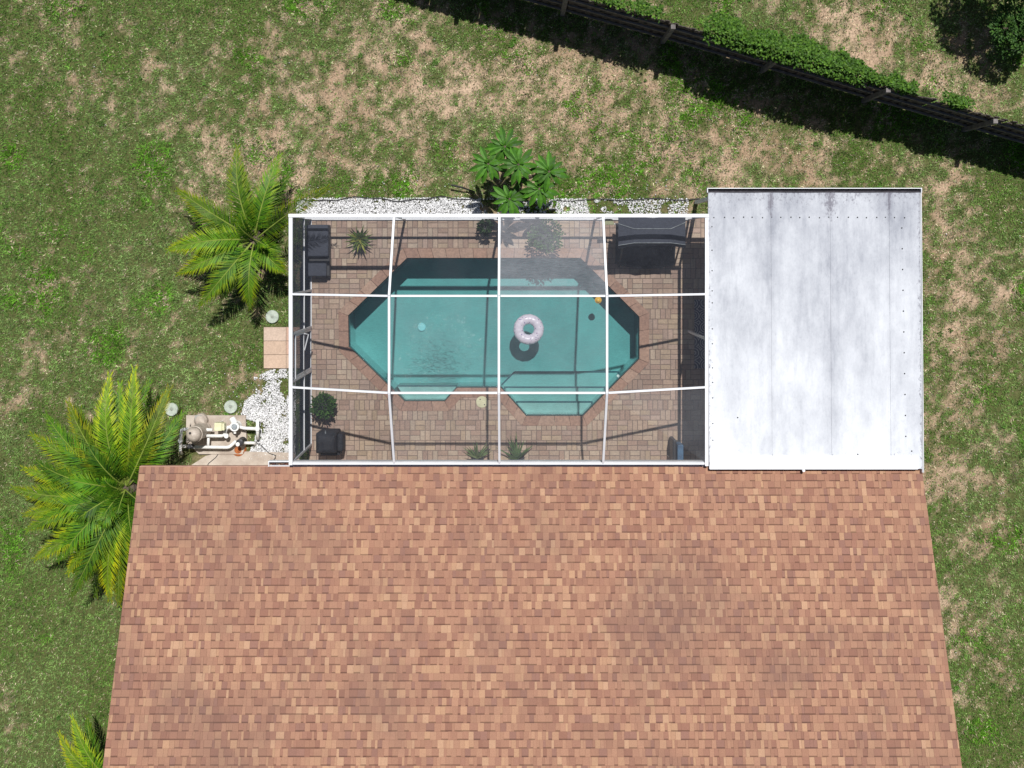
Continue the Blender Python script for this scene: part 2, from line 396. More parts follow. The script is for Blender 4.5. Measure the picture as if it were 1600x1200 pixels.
c[dr] = tan * RNG.uniform(.6, 1.15, (dr.sum(), 1)); br = dr & (RNG.random(n) < .3); c[br] = brn
c *= RNG.uniform(.65, 1.5, (n, 1)) * (.34 + 1.5 * fbm(x, y, 11.0, 63, 2))[:, None]
grass = fast('lawn_grass', V.reshape(-1, 3), np.arange(n*3).reshape(n, 3), M['grass'], np.repeat(c, 3, 0))
tag(grass, 'short patchy green and straw coloured lawn grass', 'grass', kind='stuff')

mb = MB()
for k in range(520):
    wx, wy = random.uniform(-12, 12), random.uniform(-12, 6.4)
    if bool(blocked(np.array([wx]), np.array([wy]))[0]) or (.8 < wy < 1.3 and -4.9 < wx < 4.2) or inside(GR1, wx, wy): continue
    n5 = random.randint(5, 9); r5 = random.uniform(.03, .085); kk = random.uniform(.6, 1.2)
    for q in range(n5):
        an = q*2*math.pi/n5 + random.uniform(-.3,.3); dd_ = Vector((math.cos(an), math.sin(an), 0)); sd_ = Vector((-dd_.y, dd_.x, 0))
        p5 = Vector((wx, wy, .012)); L5 = r5*random.uniform(.7,1.2)
        mb.add([p5, p5+dd_*L5*.6+sd_*L5*.22+Vector((0,0,.03)), p5+dd_*L5+Vector((0,0,.022)), p5+dd_*L5*.6-sd_*L5*.22+Vector((0,0,.03))], [(0,3,2,1)], tuple(v*kk for v in random.choice([(.09,.21,.03),(.12,.24,.05),(.16,.22,.07)])))
tag(mb.build('lawn_weeds', M['grass']), 'scattered broad leaf weeds in the lawn', 'weeds', kind='stuff')

# ------------------------------------------------------------------ patio slab, pavers, coping, pool
def poly_with_hole(outer, hole, z):
    loops = [[Vector((p.x, p.y, 0)) for p in outer], [Vector((p.x, p.y, 0)) for p in hole]]
    tris = tessellate_polygon(loops); pts = [v for l in loops for v in l]
    fs = []
    for a, b, c_ in tris:
        A, Bv, Cv = pts[a], pts[b], pts[c_]
        fs.append((a, b, c_) if (Bv-A).cross(Cv-A).z > 0 else (a, c_, b))
    return [(p.x, p.y, z) for p in pts], fs
mid = offset_poly(POOL, .06)
outer = [Vector(p) for p in ((DK_X0,DK_Y0),(4.6,DK_Y0),(4.6,DK_Y1),(DK_X0,DK_Y1))]
mb = MB(); vs, fs = poly_with_hole(outer, mid, .036); mb.add(vs, fs)
for i in range(4):
    a, b = outer[i], outer[(i+1) % 4]; mb.add([(a.x,a.y,-.1),(b.x,b.y,-.1),(b.x,b.y,.036),(a.x,a.y,.036)], [(0,1,2,3)])
deck = tag(mb.build('patio_deck', M['sand']), kind='structure')
mb = MB(); mb.box((4.604, DK_Y0, -.1), (DK_X1, DK_Y1 + .45, .044)); tag(mb.build('patio_slab', M['slabgrey']), kind='structure')
pav_cols = [srgb(206,182,161,.74), srgb(201,176,156,.74), srgb(209,188,167,.74), srgb(196,170,151,.74), srgb(190,162,144,.74), srgb(203,179,154,.74), srgb(199,173,157,.74), srgb(186,158,142,.74)]
KEEPOUT = offset_poly(POOL, .03)
u = .116; bricks = []
yy = DK_Y0; row = 0
while yy < DK_Y1 - .02:
    xx = DK_X0 - random.choice((0, .5, 1)) * u
    h2 = min(2*u, DK_Y1 - yy)
    while xx < 4.58:
        horiz = random.random() < .56
        cells = [(xx, yy, 2*u, u), (xx, yy+u, 2*u, u)] if horiz else [(xx, yy, u, 2*u), (xx+u, yy, u, 2*u)]
        for (a, b, w_, h_) in cells:
            x0, x1 = max(a, DK_X0), min(a+w_, 4.59); y0, y1 = b, min(b+h_, DK_Y1)
            if x1-x0 < .03 or y1-y0 < .03: continue
            cr = [(x0,y0),(x1,y0),(x1,y1),(x0,y1)]
            if all(inside(COPE, *q) for q in cr) or any(inside(KEEPOUT, *q) for q in cr): continue
            bricks.append((x0, x1, y0, y1))
        xx += 2*u
    yy += 2*u; row += 1
def brick_to(mb, q):
    x0, x1, y0, y1 = q; gp = .0045; ch = .004
    c_ = random.choice(pav_cols); kk = random.uniform(.88, 1.1); c_ = tuple(v*kk for v in c_)
    z = DECK_Z + random.uniform(-.0015, .0015); x0 += gp; x1 -= gp; y0 += gp; y1 -= gp
    vs = [(x0,y0,.034),(x1,y0,.034),(x1,y1,.034),(x0,y1,.034),(x0+ch,y0+ch,z),(x1-ch,y0+ch,z),(x1-ch,y1-ch,z),(x0+ch,y1-ch,z)]
    mb.add(vs, [(4,5,6,7),(0,1,5,4),(1,2,6,5),(2,3,7,6),(3,0,4,7)], c_)
vis = [b for b in bricks if b[1]-b[0] > .11 and b[3]-b[2] > .11 and (b[1]-b[0])*(b[3]-b[2]) > .026 and b[0] > -4.3 and b[1] < 3.7 and b[2] > -4.25 and b[3] < .7]
vis.sort(key=lambda b: b[2])
single = set(vis[:300])
rest = MB()
for b in bricks:
    if b in single:
        m1 = MB(); brick_to(m1, b); m1.build('paver', M['paver'], deck)
    else: brick_to(rest, b)
tag(rest.build('paver_field', M['paver'], deck), kind='stuff')

pool = thing('swimming_pool', 'teal plaster pool with angled corners and brick coping under the screen', 'swimming pool')
FLOOR, WZ = -1.08, -.07
mb = MB(); n = len(POOL)
pl = offset_poly(POOL, -.012)
vs = [(p.x, p.y, .03) for p in pl] + [(p.x, p.y, FLOOR) for p in pl]
mb.add(vs, [(i, (i+1) % n, n+(i+1) % n, n+i) for i in range(n)] + [])
tr = tessellate_polygon([[Vector((p.x, p.y, 0)) for p in pl]])
mb.add([(p.x, p.y, FLOOR) for p in pl], [t_ if (Vector((pl[t_[1]]-pl[t_[0]])).to_3d().cross(Vector((pl[t_[2]]-pl[t_[0]])).to_3d()).z > 0) else t_[::-1] for t_ in [tuple(q) for q in tr]])
mb.build('shell', M['shell'], pool)
# coping stones
NC = len(POOL); cc = [srgb(194,160,140,.74), srgb(187,152,133,.74), srgb(199,167,147,.74), srgb(181,146,128,.74)]
for i in range(NC):
    a, b = POOL[i], POOL[(i+1) % NC]; A, Bq = COPE[i], COPE[(i+1) % NC]
    k = max(1, round((b-a).length / .30))
    for j in range(k):
        t0, t1 = j/k, (j+1)/k; e = .003 / max((b-a).length, .01)
        t0 += e; t1 -= e
        q = [a.lerp(b, t0), a.lerp(b, t1), A.lerp(Bq, t1), A.lerp(Bq, t0)]
        m1 = MB(); z = DECK_Z + .014 + random.uniform(-.0015, .0015); c_ = random.choice(cc); kk = random.uniform(.92, 1.08)
        vs = [(p.x, p.y, -.005) for p in q] + [(p.x, p.y, z) for p in q]
        m1.add(vs, [(3,2,1,0)[::-1], (4,7,6,5)[::-1] if False else (7,6,5,4), (0,1,5,4)[::-1], (1,2,6,5)[::-1], (2,3,7,6)[::-1], (3,0,4,7)[::-1]], tuple(v*kk for v in c_))
        s_ = m1.build('coping_stone', M['coping'], pool, bevel=.006)
# entry steps (three treads) and bench
def prism(poly, z0, z1):
    m_ = MB(); n_ = len(poly); vs = [(p.x, p.y, z0) for p in poly] + [(p.x, p.y, z1) for p in poly]
    area = sum(poly[i-1].x*poly[i].y - poly[i].x*poly[i-1].y for i in range(n_))
    fs = [tuple(range(n_, 2*n_)) if area > 0 else tuple(range(n_, 2*n_))[::-1]]
    for i in range(n_):
        j = (i+1) % n_; fs.append((i, j, n_+j, n_+i) if area > 0 else (j, i, n_+i, n_+j))
    m_.add(vs, fs); return m_
P2 = lambda l, z: [W(a, b, z).to_2d() for a, b in l]
treads = [([(804,581),(976,581),(911,647),(823,647),(785,604),(785,600)], -.88), ([(786,605),(953,605),(911,647),(823,647)], -.68), ([(806,628),(931,628),(911,647),(823,647)], -.46)]
for l, z in treads:
    P = P2(l, z); prism(P, FLOOR + .002, z).build('step', M['shell'], pool)
    m1 = MB()
    a, b = Vector((P[0].x, P[0].y, z+.003)), Vector((P[1].x, P[1].y, z+.003))
    m1.bar(a, b, .035, .012)
    if len(l) == 6: m1.bar(a, Vector((P[5].x, P[5].y, z+.003)), .035, .012)
    m1.build('step_trim', M['trimtile'], pool)
P = P2([(621,603),(716,603),(697,624),(634,624)], -.42); prism(P, FLOOR + .002, -.42).build('bench', M['shell'], pool)
m1 = MB(); m1.bar((P[0].x, P[0].y, -.417), (P[1].x, P[1].y, -.417), .03, .012); m1.build('bench_trim', M['trimtile'], pool)
# waterline tile band
mb = MB(); tl = offset_poly(POOL, -.018)
vs = [(p.x, p.y, -.006) for p in tl] + [(p.x, p.y, -.15) for p in tl]
mb.add(vs, [(i, (i+1) % n, n+(i+1) % n, n+i) for i in range(n)]); mb.build('waterline_tile', M['tile'], pool)
# drain
d0 = W(659, 511, FLOOR); m1 = MB(); m1.lathe([(.10,0),(.10,.03),(.085,.045),(.0,.05)], 20, (d0.x, d0.y, FLOOR + .001)); m1.build('drain_cover', mat('drain_white', (.62,.85,.85), (.55,.8,.8), 8, .5), pool)
d1 = W(966, 586, -.5)
m1 = MB(); m1.lathe([(.03,-.01),(.03,.01)], 12, (d1.x-.02, d1.y, -.35)); m1.build('return_fitting', M['pvc'], pool)
# water volume
wl = offset_poly(POOL, -.014)
mb = MB(); vs = [(p.x, p.y, WZ) for p in wl] + [(p.x, p.y, FLOOR - .03) for p in wl]
area = sum(wl[i-1].x*wl[i].y - wl[i].x*wl[i-1].y for i in range(n))
top = tuple(range(n)); bot = tuple(range(n, 2*n))[::-1]
sd = [(i, n+i, n+(i+1) % n, (i+1) % n) for i in range(n)]
if area < 0: top, bot, sd = top[::-1], bot[::-1], [f[::-1] for f in sd]
mb.add(vs, [top, bot] + sd)
tag(mb.build('pool_water', M['water']), kind='structure')

# ------------------------------------------------------------------ house
house = thing('house', 'house with salmon and tan asphalt shingle roof sloping to the pool', 'house')
cs, sn = math.cos(TH), math.sin(TH); SL = 7.3
def RP(x, s, h=0.0):   # along eave, up the slope, off the roof plane
    return Vector((x, RE_Y - s*cs + h*sn, RE_Z + s*sn + h*cs))
ry, rz = RE_Y - SL*cs, RE_Z + SL*sn
mb = MB()
A = [RP(RO_X0,0,-.004), RP(RO_X1,0,-.004), RP(RO_X1,SL,-.004), RP(RO_X0,SL,-.004)]
Bk = [Vector((RO_X0, 2*ry-RE_Y, RE_Z)), Vector((RO_X1, 2*ry-RE_Y, RE_Z))]
mb.add(A + Bk, [(0,1,2,3), (3,2,5,4)], srgb(170,118,98,.6))
lo = [Vector((v.x, v.y, v.z-.12)) for v in A + Bk]
mb.add(lo, [(3,2,1,0), (4,5,2,3)], srgb(170,118,98,.6))
roof = mb.build('roof', M['shingle'], house)
mb = MB(); mb.box((-7.3,-5.0-2*(abs(ry)-5.0)+0, -.05),(8.1,-5.0,2.28)); 
for xg in (-7.3, 8.1): mb.add([(xg,-5.0,2.28),(xg,2*ry+5.0,2.28),(xg,ry,rz-.3)], [(0,1,2)])
mb.build('wall', M['wall'], house)
mb = MB(); mb.box((RO_X0+.02, 2*ry-RE_Y+.03, 2.30), (RO_X1-.02, RE_Y-.03, 2.325)); mb.build('soffit', M['white'], house)
mb = MB(); mb.bar(RP(RO_X0+.012,-.012,-.058), RP(RO_X0+.012,SL,-.058), .03, .10); mb.build('rake_edge', M['trim'], house)
mb = MB(); mb.bar(RP(RO_X1-.012,-.012,-.058), RP(RO_X1-.012,SL,-.058), .03, .10); mb.build('rake_edge', M['trim'], house)
mb = MB(); mb.box((RO_X0, RE_Y-.004, RE_Z-.14),(RO_X1, RE_Y+.014, RE_Z-.012)); mb.build('drip_edge', M['trim'], house)
# shingle tabs
light = [srgb(207,163,131,.66), srgb(203,158,128,.66), srgb(211,168,137,.66), srgb(199,154,126,.66)]
midc = [srgb(194,147,122,.64), srgb(190,143,119,.64), srgb(197,150,124,.64), srgb(186,139,116,.64)]
dark = [srgb(180,133,113,.62), srgb(175,128,109,.62), srgb(183,136,115,.62), srgb(174,130,114,.62)]
EX = .152; tabs = []
for r_ in range(int(SL / EX)):
    x_ = RO_X0 - random.uniform(0, .2); s0 = r_*EX; last = 0
    while x_ < RO_X1:
        hi = (random.random() < (.62 if last == 0 else .42)); last = 1 if hi else 0
        w_ = random.choice((.05,.07,.09,.10,.12,.13)) if hi else random.choice((.05,.07,.09,.11,.13,.16))
        q = random.random()
        pal = (light if q < .34 else midc if q < .86 else dark) if hi else (light if q < .06 else midc if q < .55 else dark)
        c_ = random.choice(pal); kk = random.uniform(.93, 1.05); c_ = tuple(v*kk for v in c_)
        tabs.append((max(x_, RO_X0), min(x_ + w_, RO_X1), s0, hi, c_)); x_ += w_
def tab_to(mb, tq):
    x0, x1, s0, hi, c_ = tq
    if x1 - x0 < .01: return
    t = .0125 if hi else .0065; s1 = s0 + EX + .01; jb = random.uniform(-.003, .003)
    gp = .0012
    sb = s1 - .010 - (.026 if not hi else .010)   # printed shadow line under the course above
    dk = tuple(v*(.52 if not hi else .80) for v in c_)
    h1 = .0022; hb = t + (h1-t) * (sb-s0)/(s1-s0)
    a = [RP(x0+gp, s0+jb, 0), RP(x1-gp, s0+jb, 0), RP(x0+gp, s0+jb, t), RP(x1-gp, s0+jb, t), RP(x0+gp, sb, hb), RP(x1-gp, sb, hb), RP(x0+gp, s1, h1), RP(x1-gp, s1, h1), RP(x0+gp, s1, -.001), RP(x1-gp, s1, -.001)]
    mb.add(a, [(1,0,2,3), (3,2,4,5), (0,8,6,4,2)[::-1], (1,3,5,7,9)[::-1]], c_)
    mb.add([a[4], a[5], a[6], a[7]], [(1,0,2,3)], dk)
big = sorted([q for q in tabs if q[2] < 5.7 and q[0] > RO_X0+.02 and q[1] < RO_X1-.02], key=lambda q: -(q[1]-q[0]) * (1 + q[2]*.03))[:300]
bigs = set(id(q) for q in big); rest = MB()
for q in tabs:
    if id(q) in bigs:
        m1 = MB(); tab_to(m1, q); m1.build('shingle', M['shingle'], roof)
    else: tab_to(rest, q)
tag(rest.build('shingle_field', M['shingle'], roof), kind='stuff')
# gutter along the enclosure
mb = MB(); gx0, gx1 = W(420, 0, 2.5).x, PR_X0
mb.box((gx0, -4.476, 2.33), (gx1, -4.462, 2.452)); mb.box((gx0, -4.38, 2.33), (gx1, -4.362, 2.50)); mb.box((gx0, -4.462, 2.33), (gx1, -4.38, 2.345))
mb.box((gx0-.014, -4.476, 2.33), (gx0, -4.362, 2.50)); gut = mb.build('gutter', M['white'], house)
mb = MB(); mb.box((gx0, -4.4615, 2.3455), (gx1, -4.3805, 2.38)); mb.build('gutter_dark_fill', M['gutterin'], gut)  # near-black strip along the bottom of the gutter
mb = MB()
for i in range(700):
    xx = RNG.choice([RNG.uniform(gx0, gx0+1.2), RNG.uniform(3.0, gx1), RNG.uniform(gx0, gx1)]); p = Vector((xx, RNG.uniform(-4.455,-4.39), 2.385)); a = RNG.uniform(0, 6.28); l = RNG.uniform(.012,.03)
    dx = Vector((math.cos(a), math.sin(a), RNG.uniform(-.2,.4))) * l; dy = Vector((-math.sin(a), math.cos(a), 0)) * l * .35
    mb.add([p-dx, p+dy, p+dx, p-dy], [(0,1,2,3)], random.choice([srgb(150,100,80,.6), srgb(110,70,60,.6), srgb(200,170,140,.6)]))
tag(mb.build('leaf_litter', M['stone'], gut), kind='stuff')

# ------------------------------------------------------------------ patio roof (insulated aluminium panels)
pr = thing('patio_roof', 'flat white aluminium panel patio roof with dark water stains', 'patio roof')
def alum():
    m = bpy.data.materials.new('stained_aluminium'); m.use_nodes = True; nt = m.node_tree; N = nt.nodes; L = nt.links; p = N['Principled BSDF']
    geo = N.new('ShaderNodeNewGeometry')
    def nz(scale, det, sc=(1,1,1), rough=.6, off=(0,0,0)):
        mp = N.new('ShaderNodeMapping'); mp.inputs['Scale'].default_value = sc; mp.inputs['Location'].default_value = off; L.new(geo.outputs['Position'], mp.inputs[0])
        q = N.new('ShaderNodeTexNoise'); q.inputs['Scale'].default_value = scale; q.inputs['Detail'].default_value = det; q.inputs['Roughness'].default_value = rough
        L.new(mp.outputs[0], q.inputs[0]); return q
    def ramp(src, a, b, c0, c1):
        r = N.new('ShaderNodeMapRange'); r.inputs[1].default_value = a; r.inputs[2].default_value = b; r.inputs[3].default_value = c0; r.inputs[4].default_value = c1; L.new(src, r.inputs[0]); return r.outputs[0]
    def math_(op, a, b):
        q = N.new('ShaderNodeMath'); q.operation = op
        for i_, v in enumerate((a, b)):
            if isinstance(v, (int, float)): q.inputs[i_].default_value = v
            else: L.new(v, q.inputs[i_])
        q.use_clamp = (op != 'SUBTRACT'); return q.outputs[0]
    big = nz(.9, 8, (1.5, .7, 1), .68); streak = nz(5, 5, (2.2, .22, 1)); fine = nz(26, 6, (1, .6, 1), .75)
    sx = N.new('ShaderNodeSeparateXYZ'); L.new(geo.outputs['Position'], sx.inputs[0])
    yb = ramp(sx.outputs[1], -4.5, 1.3, -.20, .20)          # grime collects towards the low, gutter end
    f = math_('ADD', math_('ADD', big.outputs[0], yb), math_('MULTIPLY', math_('SUBTRACT', streak.outputs[0], .5), .35))
    f = math_('ADD', f, math_('MULTIPLY', math_('SUBTRACT', fine.outputs[0], .5), .40))
    mx = N.new('ShaderNodeMix'); mx.data_type = 'RGBA'; mx.inputs[6].default_value = (.70,.72,.755,1); mx.inputs[7].default_value = (.24,.255,.30,1)
    L.new(ramp(f, .22, .84, 0, 1), mx.inputs[0])
    # mould specks near the low edge and the two side edges
    sp = nz(17, 8, (1, .6, 1), .8, (3,1,0))
    top_ = ramp(sx.outputs[1], .72, 1.25, 0, .16); le = ramp(sx.outputs[0], PR_X0+.16, PR_X0, 0, .15); re = ramp(sx.outputs[0], PR_X1-.10, PR_X1, 0, .22)
    bt = ramp(sx.outputs[1], -4.05, -4.22, 0, .08)
    def near(xc, w_):
        q = N.new('ShaderNodeMath'); q.operation = 'ABSOLUTE'; L.new(math_('SUBTRACT', sx.outputs[0], xc), q.inputs[0]); return ramp(q.outputs[0], w_, 0, 0, 1)
    sm = math_('MAXIMUM', math_('MAXIMUM', near(5.42, .14), near(6.67, .26)), near(7.90, .10))
    f = math_('ADD', f, math_('MULTIPLY', sm, .08)); L.new(ramp(f, .22, .84, 0, 1), mx.inputs[0])
    smt = math_('MULTIPLY', sm, ramp(sx.outputs[1], .40, 1.05, 0, .30))
    top_ = math_('MAXIMUM', top_, smt)
    s2 = math_('ADD', sp.outputs[0], math_('MAXIMUM', math_('MAXIMUM', top_, le), math_('MAXIMUM', re, bt)))
    m2 = N.new('ShaderNodeMix'); m2.data_type = 'RGBA'; L.new(mx.outputs[2], m2.inputs[6]); m2.inputs[7].default_value = (.12,.115,.15,1)
    L.new(ramp(s2, .645, .76, 0, .85), m2.inputs[0])
    L.new(m2.outputs[2], p.inputs['Base Color']); p.inputs['Roughness'].default_value = .5; p.inputs['Metallic'].default_value = .0
    b = N.new('ShaderNodeBump'); b.inputs['Strength'].default_value = .12; b.inputs['Distance'].default_value = .03; L.new(big.outputs[0], b.inputs['Height']); L.new(b.outputs[0], p.inputs['Normal'])
    return m
M['alum'] = alum()
def PZ(y): return 2.47 + (PR_Y1 - y) / (PR_Y1 - PR_Y0) * .15
seams = [PR_X0, 5.425, 6.67, 7.90, PR_X1]
for i in range(4):
    x0, x1 = seams[i] + (.004 if i else 0), seams[i+1] - .004
    mb = MB(); nxs, nys = 8, 16; top = []
    for a in range(nxs+1):
        for b in range(nys+1):
            xx = x0 + (x1-x0)*a/nxs; yy = PR_Y0 + (PR_Y1-PR_Y0)*b/nys
            sag = -.012*math.sin(math.pi*a/nxs)
            top.append((xx, yy, PZ(yy) + sag))
    fs = [(a*(nys+1)+b, (a+1)*(nys+1)+b, (a+1)*(nys+1)+b+1, a*(nys+1)+b+1) for a in range(nxs) for b in range(nys)]
    mb.add(top, fs)
    z0, z1 = PZ(PR_Y0), PZ(PR_Y1)
    c8 = [(x0,PR_Y0,z0-.08),(x1,PR_Y0,z0-.08),(x1,PR_Y1,z1-.08),(x0,PR_Y1,z1-.08),(x0,PR_Y0,z0),(x1,PR_Y0,z0),(x1,PR_Y1,z1),(x0,PR_Y1,z1)]
    mb.add(c8, [(3,2,1,0),(0,1,5,4),(1,2,6,5),(2,3,7,6),(3,0,4,7)])
    mb.build('roof_panel', M['alum'], pr)
for i in (1, 2, 3):
    mb = MB(); mb.bar((seams[i], PR_Y0+.3, PZ(PR_Y0+.3)+.004), (seams[i], PR_Y1-.01, PZ(PR_Y1)+.004), .022 if i == 2 else .010, .014); mb.build('panel_seam', M['alum'], pr)
# screws
m1 = MB(); m1.lathe([(.014,0),(.014,.006),(.006,.012),(.0,.013)], 8); sc0 = None
spots = [(1117 + 14.9*i + random.uniform(-1.5,1.5), 339.5 + random.uniform(-.6,.6)) for i in range(21)] + [(1410.5 + i*.35, 356 + 32.5*i) for i in range(11)] + [(1113, 357+30*i+random.uniform(-8,8)) for i in range(12)] + [(1423,704),(1339,709),(1127,724),(1152,652)]
for (a, b) in spots:
    p = W(a, b, 2.54); z = PZ(p.y) - .006
    if sc0 is None:
        o_ = m1.build('screw', M['darkmetal'], pr); sc0 = o_
    else:
        o_ = sc0.copy(); COL.objects.link(o_)
    o_.location = (p.x, p.y, z)
mb = MB(); mb.box((PR_X0+.01, -4.51, 2.617), (PR_X1-.09, -4.225, 2.628)); mb.build('flashing', M['white'], pr)
mb = MB(); mb.box((PR_X0-.005, 1.345, 2.35), (PR_X1+.03, 1.36, 2.475)); mb.box((PR_X0-.005, 1.262, 2.35), (PR_X1+.03, 1.345, 2.362))
mb.box((PR_X0-.02, 1.262, 2.35), (PR_X0-.005, 1.36, 2.475)); mb.box((PR_X1+.03, 1.262, 2.35), (PR_X1+.045, 1.36, 2.475)); go = mb.build('gutter', M['white'], pr)
mb = MB(); mb.box((PR_X0, 1.268, 2.3625), (PR_X1+.025, 1.3445, 2.385)); mb.build('gutter_dark_fill', M['gutterin'], go)  # near-black strip along the bottom of the front gutter
mb = MB(); mb.bar((PR_X1+.030, PR_Y0-.08, 2.555), (PR_X1+.030, 1.26, 2.41), .012, .13); mb.bar((PR_X1+.008, PR_Y0-.08, 2.555), (PR_X1+.008, 1.26, 2.41), .010, .11); mb.build('side_fascia', M['white'], pr)
dp = W(1254, 736, 2.55); mb = MB(); mb.tube([(dp.x, -4.53, 2.60), (dp.x, -4.53, 2.66)], .03, 10); mb.build('vent_stub', M['white'], pr)
for (a, b) in ((PR_X0+.12, 1.16), (6.3, 1.16), (PR_X1-.08, 1.16), (PR_X1-.08, -1.6)):
    mb = MB(); mb.box((a-.04, b-.04, .03), (a+.04, b+.04, PZ(b)-.082)); mb.build('post', M['white'], pr)

# ------------------------------------------------------------------ pool enclosure
cage = thing('pool_enclosure', 'white aluminium screen enclosure standing over the pool', 'screen enclosure')
def nz_(i, j): return TOP if i in (1,2,3) and j in (1,2) else EAVE
def node(i, j): return Vector((COLX[i], ROWY[j], nz_(i, j)))
def beam(a, b, w=.062, h=.09):
    mb = MB(); mb.bar(a, b, w, h); return mb.build('beam', M['white'], cage, bevel=.004)
for i in range(4):
    e = Vector((.0, 0, 0))
    if i == 0:
        beam((X_L-.045, Y_T, EAVE), (X_R+.045, Y_T, EAVE), .072, .085); beam((X_L+.043, Y_B, EAVE), (X_R-.045, Y_B, EAVE), .044, .06)
        beam((X_L, Y_T-.043, EAVE), (X_L, Y_B-.03, EAVE), .076, .083); beam((X_R, Y_T-.043, EAVE), (X_R, Y_B-.05, EAVE), .070, .083)
for j in (1, 2):
    for i in range(4):
        a, b = node(i, j), node(i+1, j); dv = (b-a).normalized(); beam(a + dv*(.044 if i == 0 else .032), b - dv*(.04 if i == 3 else .032), .043, .06)
for i in (1, 2, 3):
    for j in range(3):
        a, b = node(i, j), node(i, j+1); dv = (b-a).normalized(); beam(a + dv*(.045 if j == 0 else 0), b - dv*(.03 if j == 2 else 0), .047, .075)
def panel(vs, m):
    mb = MB(); mb.add(vs, [tuple(range(len(vs)))] if len(vs) == 3 else [(0,1,2),(0,2,3)]); return mb.build('screen_panel', m, cage)
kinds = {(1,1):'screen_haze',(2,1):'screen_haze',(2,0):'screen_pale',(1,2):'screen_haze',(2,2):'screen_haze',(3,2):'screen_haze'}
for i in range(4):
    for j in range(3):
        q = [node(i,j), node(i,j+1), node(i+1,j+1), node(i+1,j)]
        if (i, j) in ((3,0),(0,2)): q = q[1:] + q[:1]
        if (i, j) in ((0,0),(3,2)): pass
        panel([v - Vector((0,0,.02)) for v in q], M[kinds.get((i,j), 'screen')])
def post(x_, y_, s=.05, top=EAVE-.044):
    mb = MB(); mb.box((x_-s/2, y_-s/2, DECK_Z-.01), (x_+s/2, y_+s/2, top)); return mb.build('post', M['white'], cage, bevel=.003)
DY0, DY1 = -1.70, -2.70
left_posts = [Y_T, -.862, DY0, DY1, Y_B]
for y_ in left_posts: post(X_L, y_)
for i in (1,2,3): post(COLX[i], Y_T)
for y_ in (Y_T, -1.8): post(X_R, y_)
def rail(a, b, s=.045):
    mb = MB(); mb.bar(a, b, s, s); return mb.build('rail', M['white'], cage)
for z in (DECK_Z+.03, 1.03):
    for k in range(len(left_posts)-1):
        if left_posts[k] == DY0: continue
        rail((X_L, left_posts[k]-.027, z), (X_L, left_posts[k+1]+.027, z))
    for k in range(4): rail((COLX[k]+.027, Y_T, z), (COLX[k+1]-.027, Y_T, z))
rail((X_L, DY0-.027, 2.12), (X_L, DY1+.027, 2.12))
for k in range(len(left_posts)-1):
    a, b = left_posts[k]-.026, left_posts[k+1]+.026; z0 = 2.145 if left_posts[k] == DY0 else DECK_Z+.055
    panel([(X_L, a, z0), (X_L, b, z0), (X_L, b, EAVE-.06), (X_L, a, EAVE-.06)], M['screen_wall'])
for k in range(4):
    panel([(COLX[k]+.027, Y_T, DECK_Z+.055), (COLX[k+1]-.027, Y_T, DECK_Z+.055), (COLX[k+1]-.027, Y_T, EAVE-.06), (COLX[k]+.027, Y_T, EAVE-.06)], M['screen'])
# screen door
mb = MB(); xd = X_L
for y_ in (DY0-.055, DY1+.055): mb.box((xd-.015, y_-.025, DECK_Z+.02), (xd+.015, y_+.025, 2.09))
for z in (DECK_Z+.05, 1.05, 2.07): mb.box((xd-.0145, DY1+.08, z-.03), (xd+.0145, DY0-.08, z+.03))
door = mb.build('door', M['white'], cage)
mb = MB(); mb.add([(xd, DY1+.08, DECK_Z+.08), (xd, DY0-.08, DECK_Z+.08), (xd, DY0-.08, 2.04), (xd, DY1+.08, 2.04)], [(0,1,2,3)]); mb.build('screen_panel', M['screen_wall'], door)
mb = MB(); mb.box((xd+.016, DY1+.10, 1.09), (xd+.05, DY1+.13, 1.22)); mb.build('handle', M['darkmetal'], door)
mb = MB(); mb.tube([(xd+.02, DY0-.08, 1.13), (xd+.12, DY0-.10, 1.12), (xd+.03, DY0-.45, 1.12)], .014, 8); mb.build('door_closer', M['white'], door)

# ------------------------------------------------------------------ foliage builders
def leaf_quad(mb, base, dirv, ln, wd, up, col, col2=None, fold=.25, droop=.15):
    """lanceolate leaf of two folded halves"""
    d_ = dirv.normalized(); side = d_.cross(up)
    if side.length < 1e-3: side = d_.cross(Vector((1,0,0)))
    side.normalize(); nrm = side.cross(d_)
    m_ = base + d_*ln*.5 + nrm*ln*.03; tip = base + d_*ln - Vector((0,0,ln*droop))
    l = m_ + side*wd*.5 + nrm*wd*fold; r = m_ - side*wd*.5 + nrm*wd*fold
    mb.add([base, r, tip, l, m_], [(0,1,4)], col); mb.f.pop(); mb.c.pop()
    o_ = len(mb.v) - 5
    for f, c_ in (((0,1,4), col), ((1,2,4), col2 or col), ((0,4,3), col), ((4,2,3), col2 or col)):
        mb.f.append(tuple(o_+q for q in f)); mb.c.append(c_)

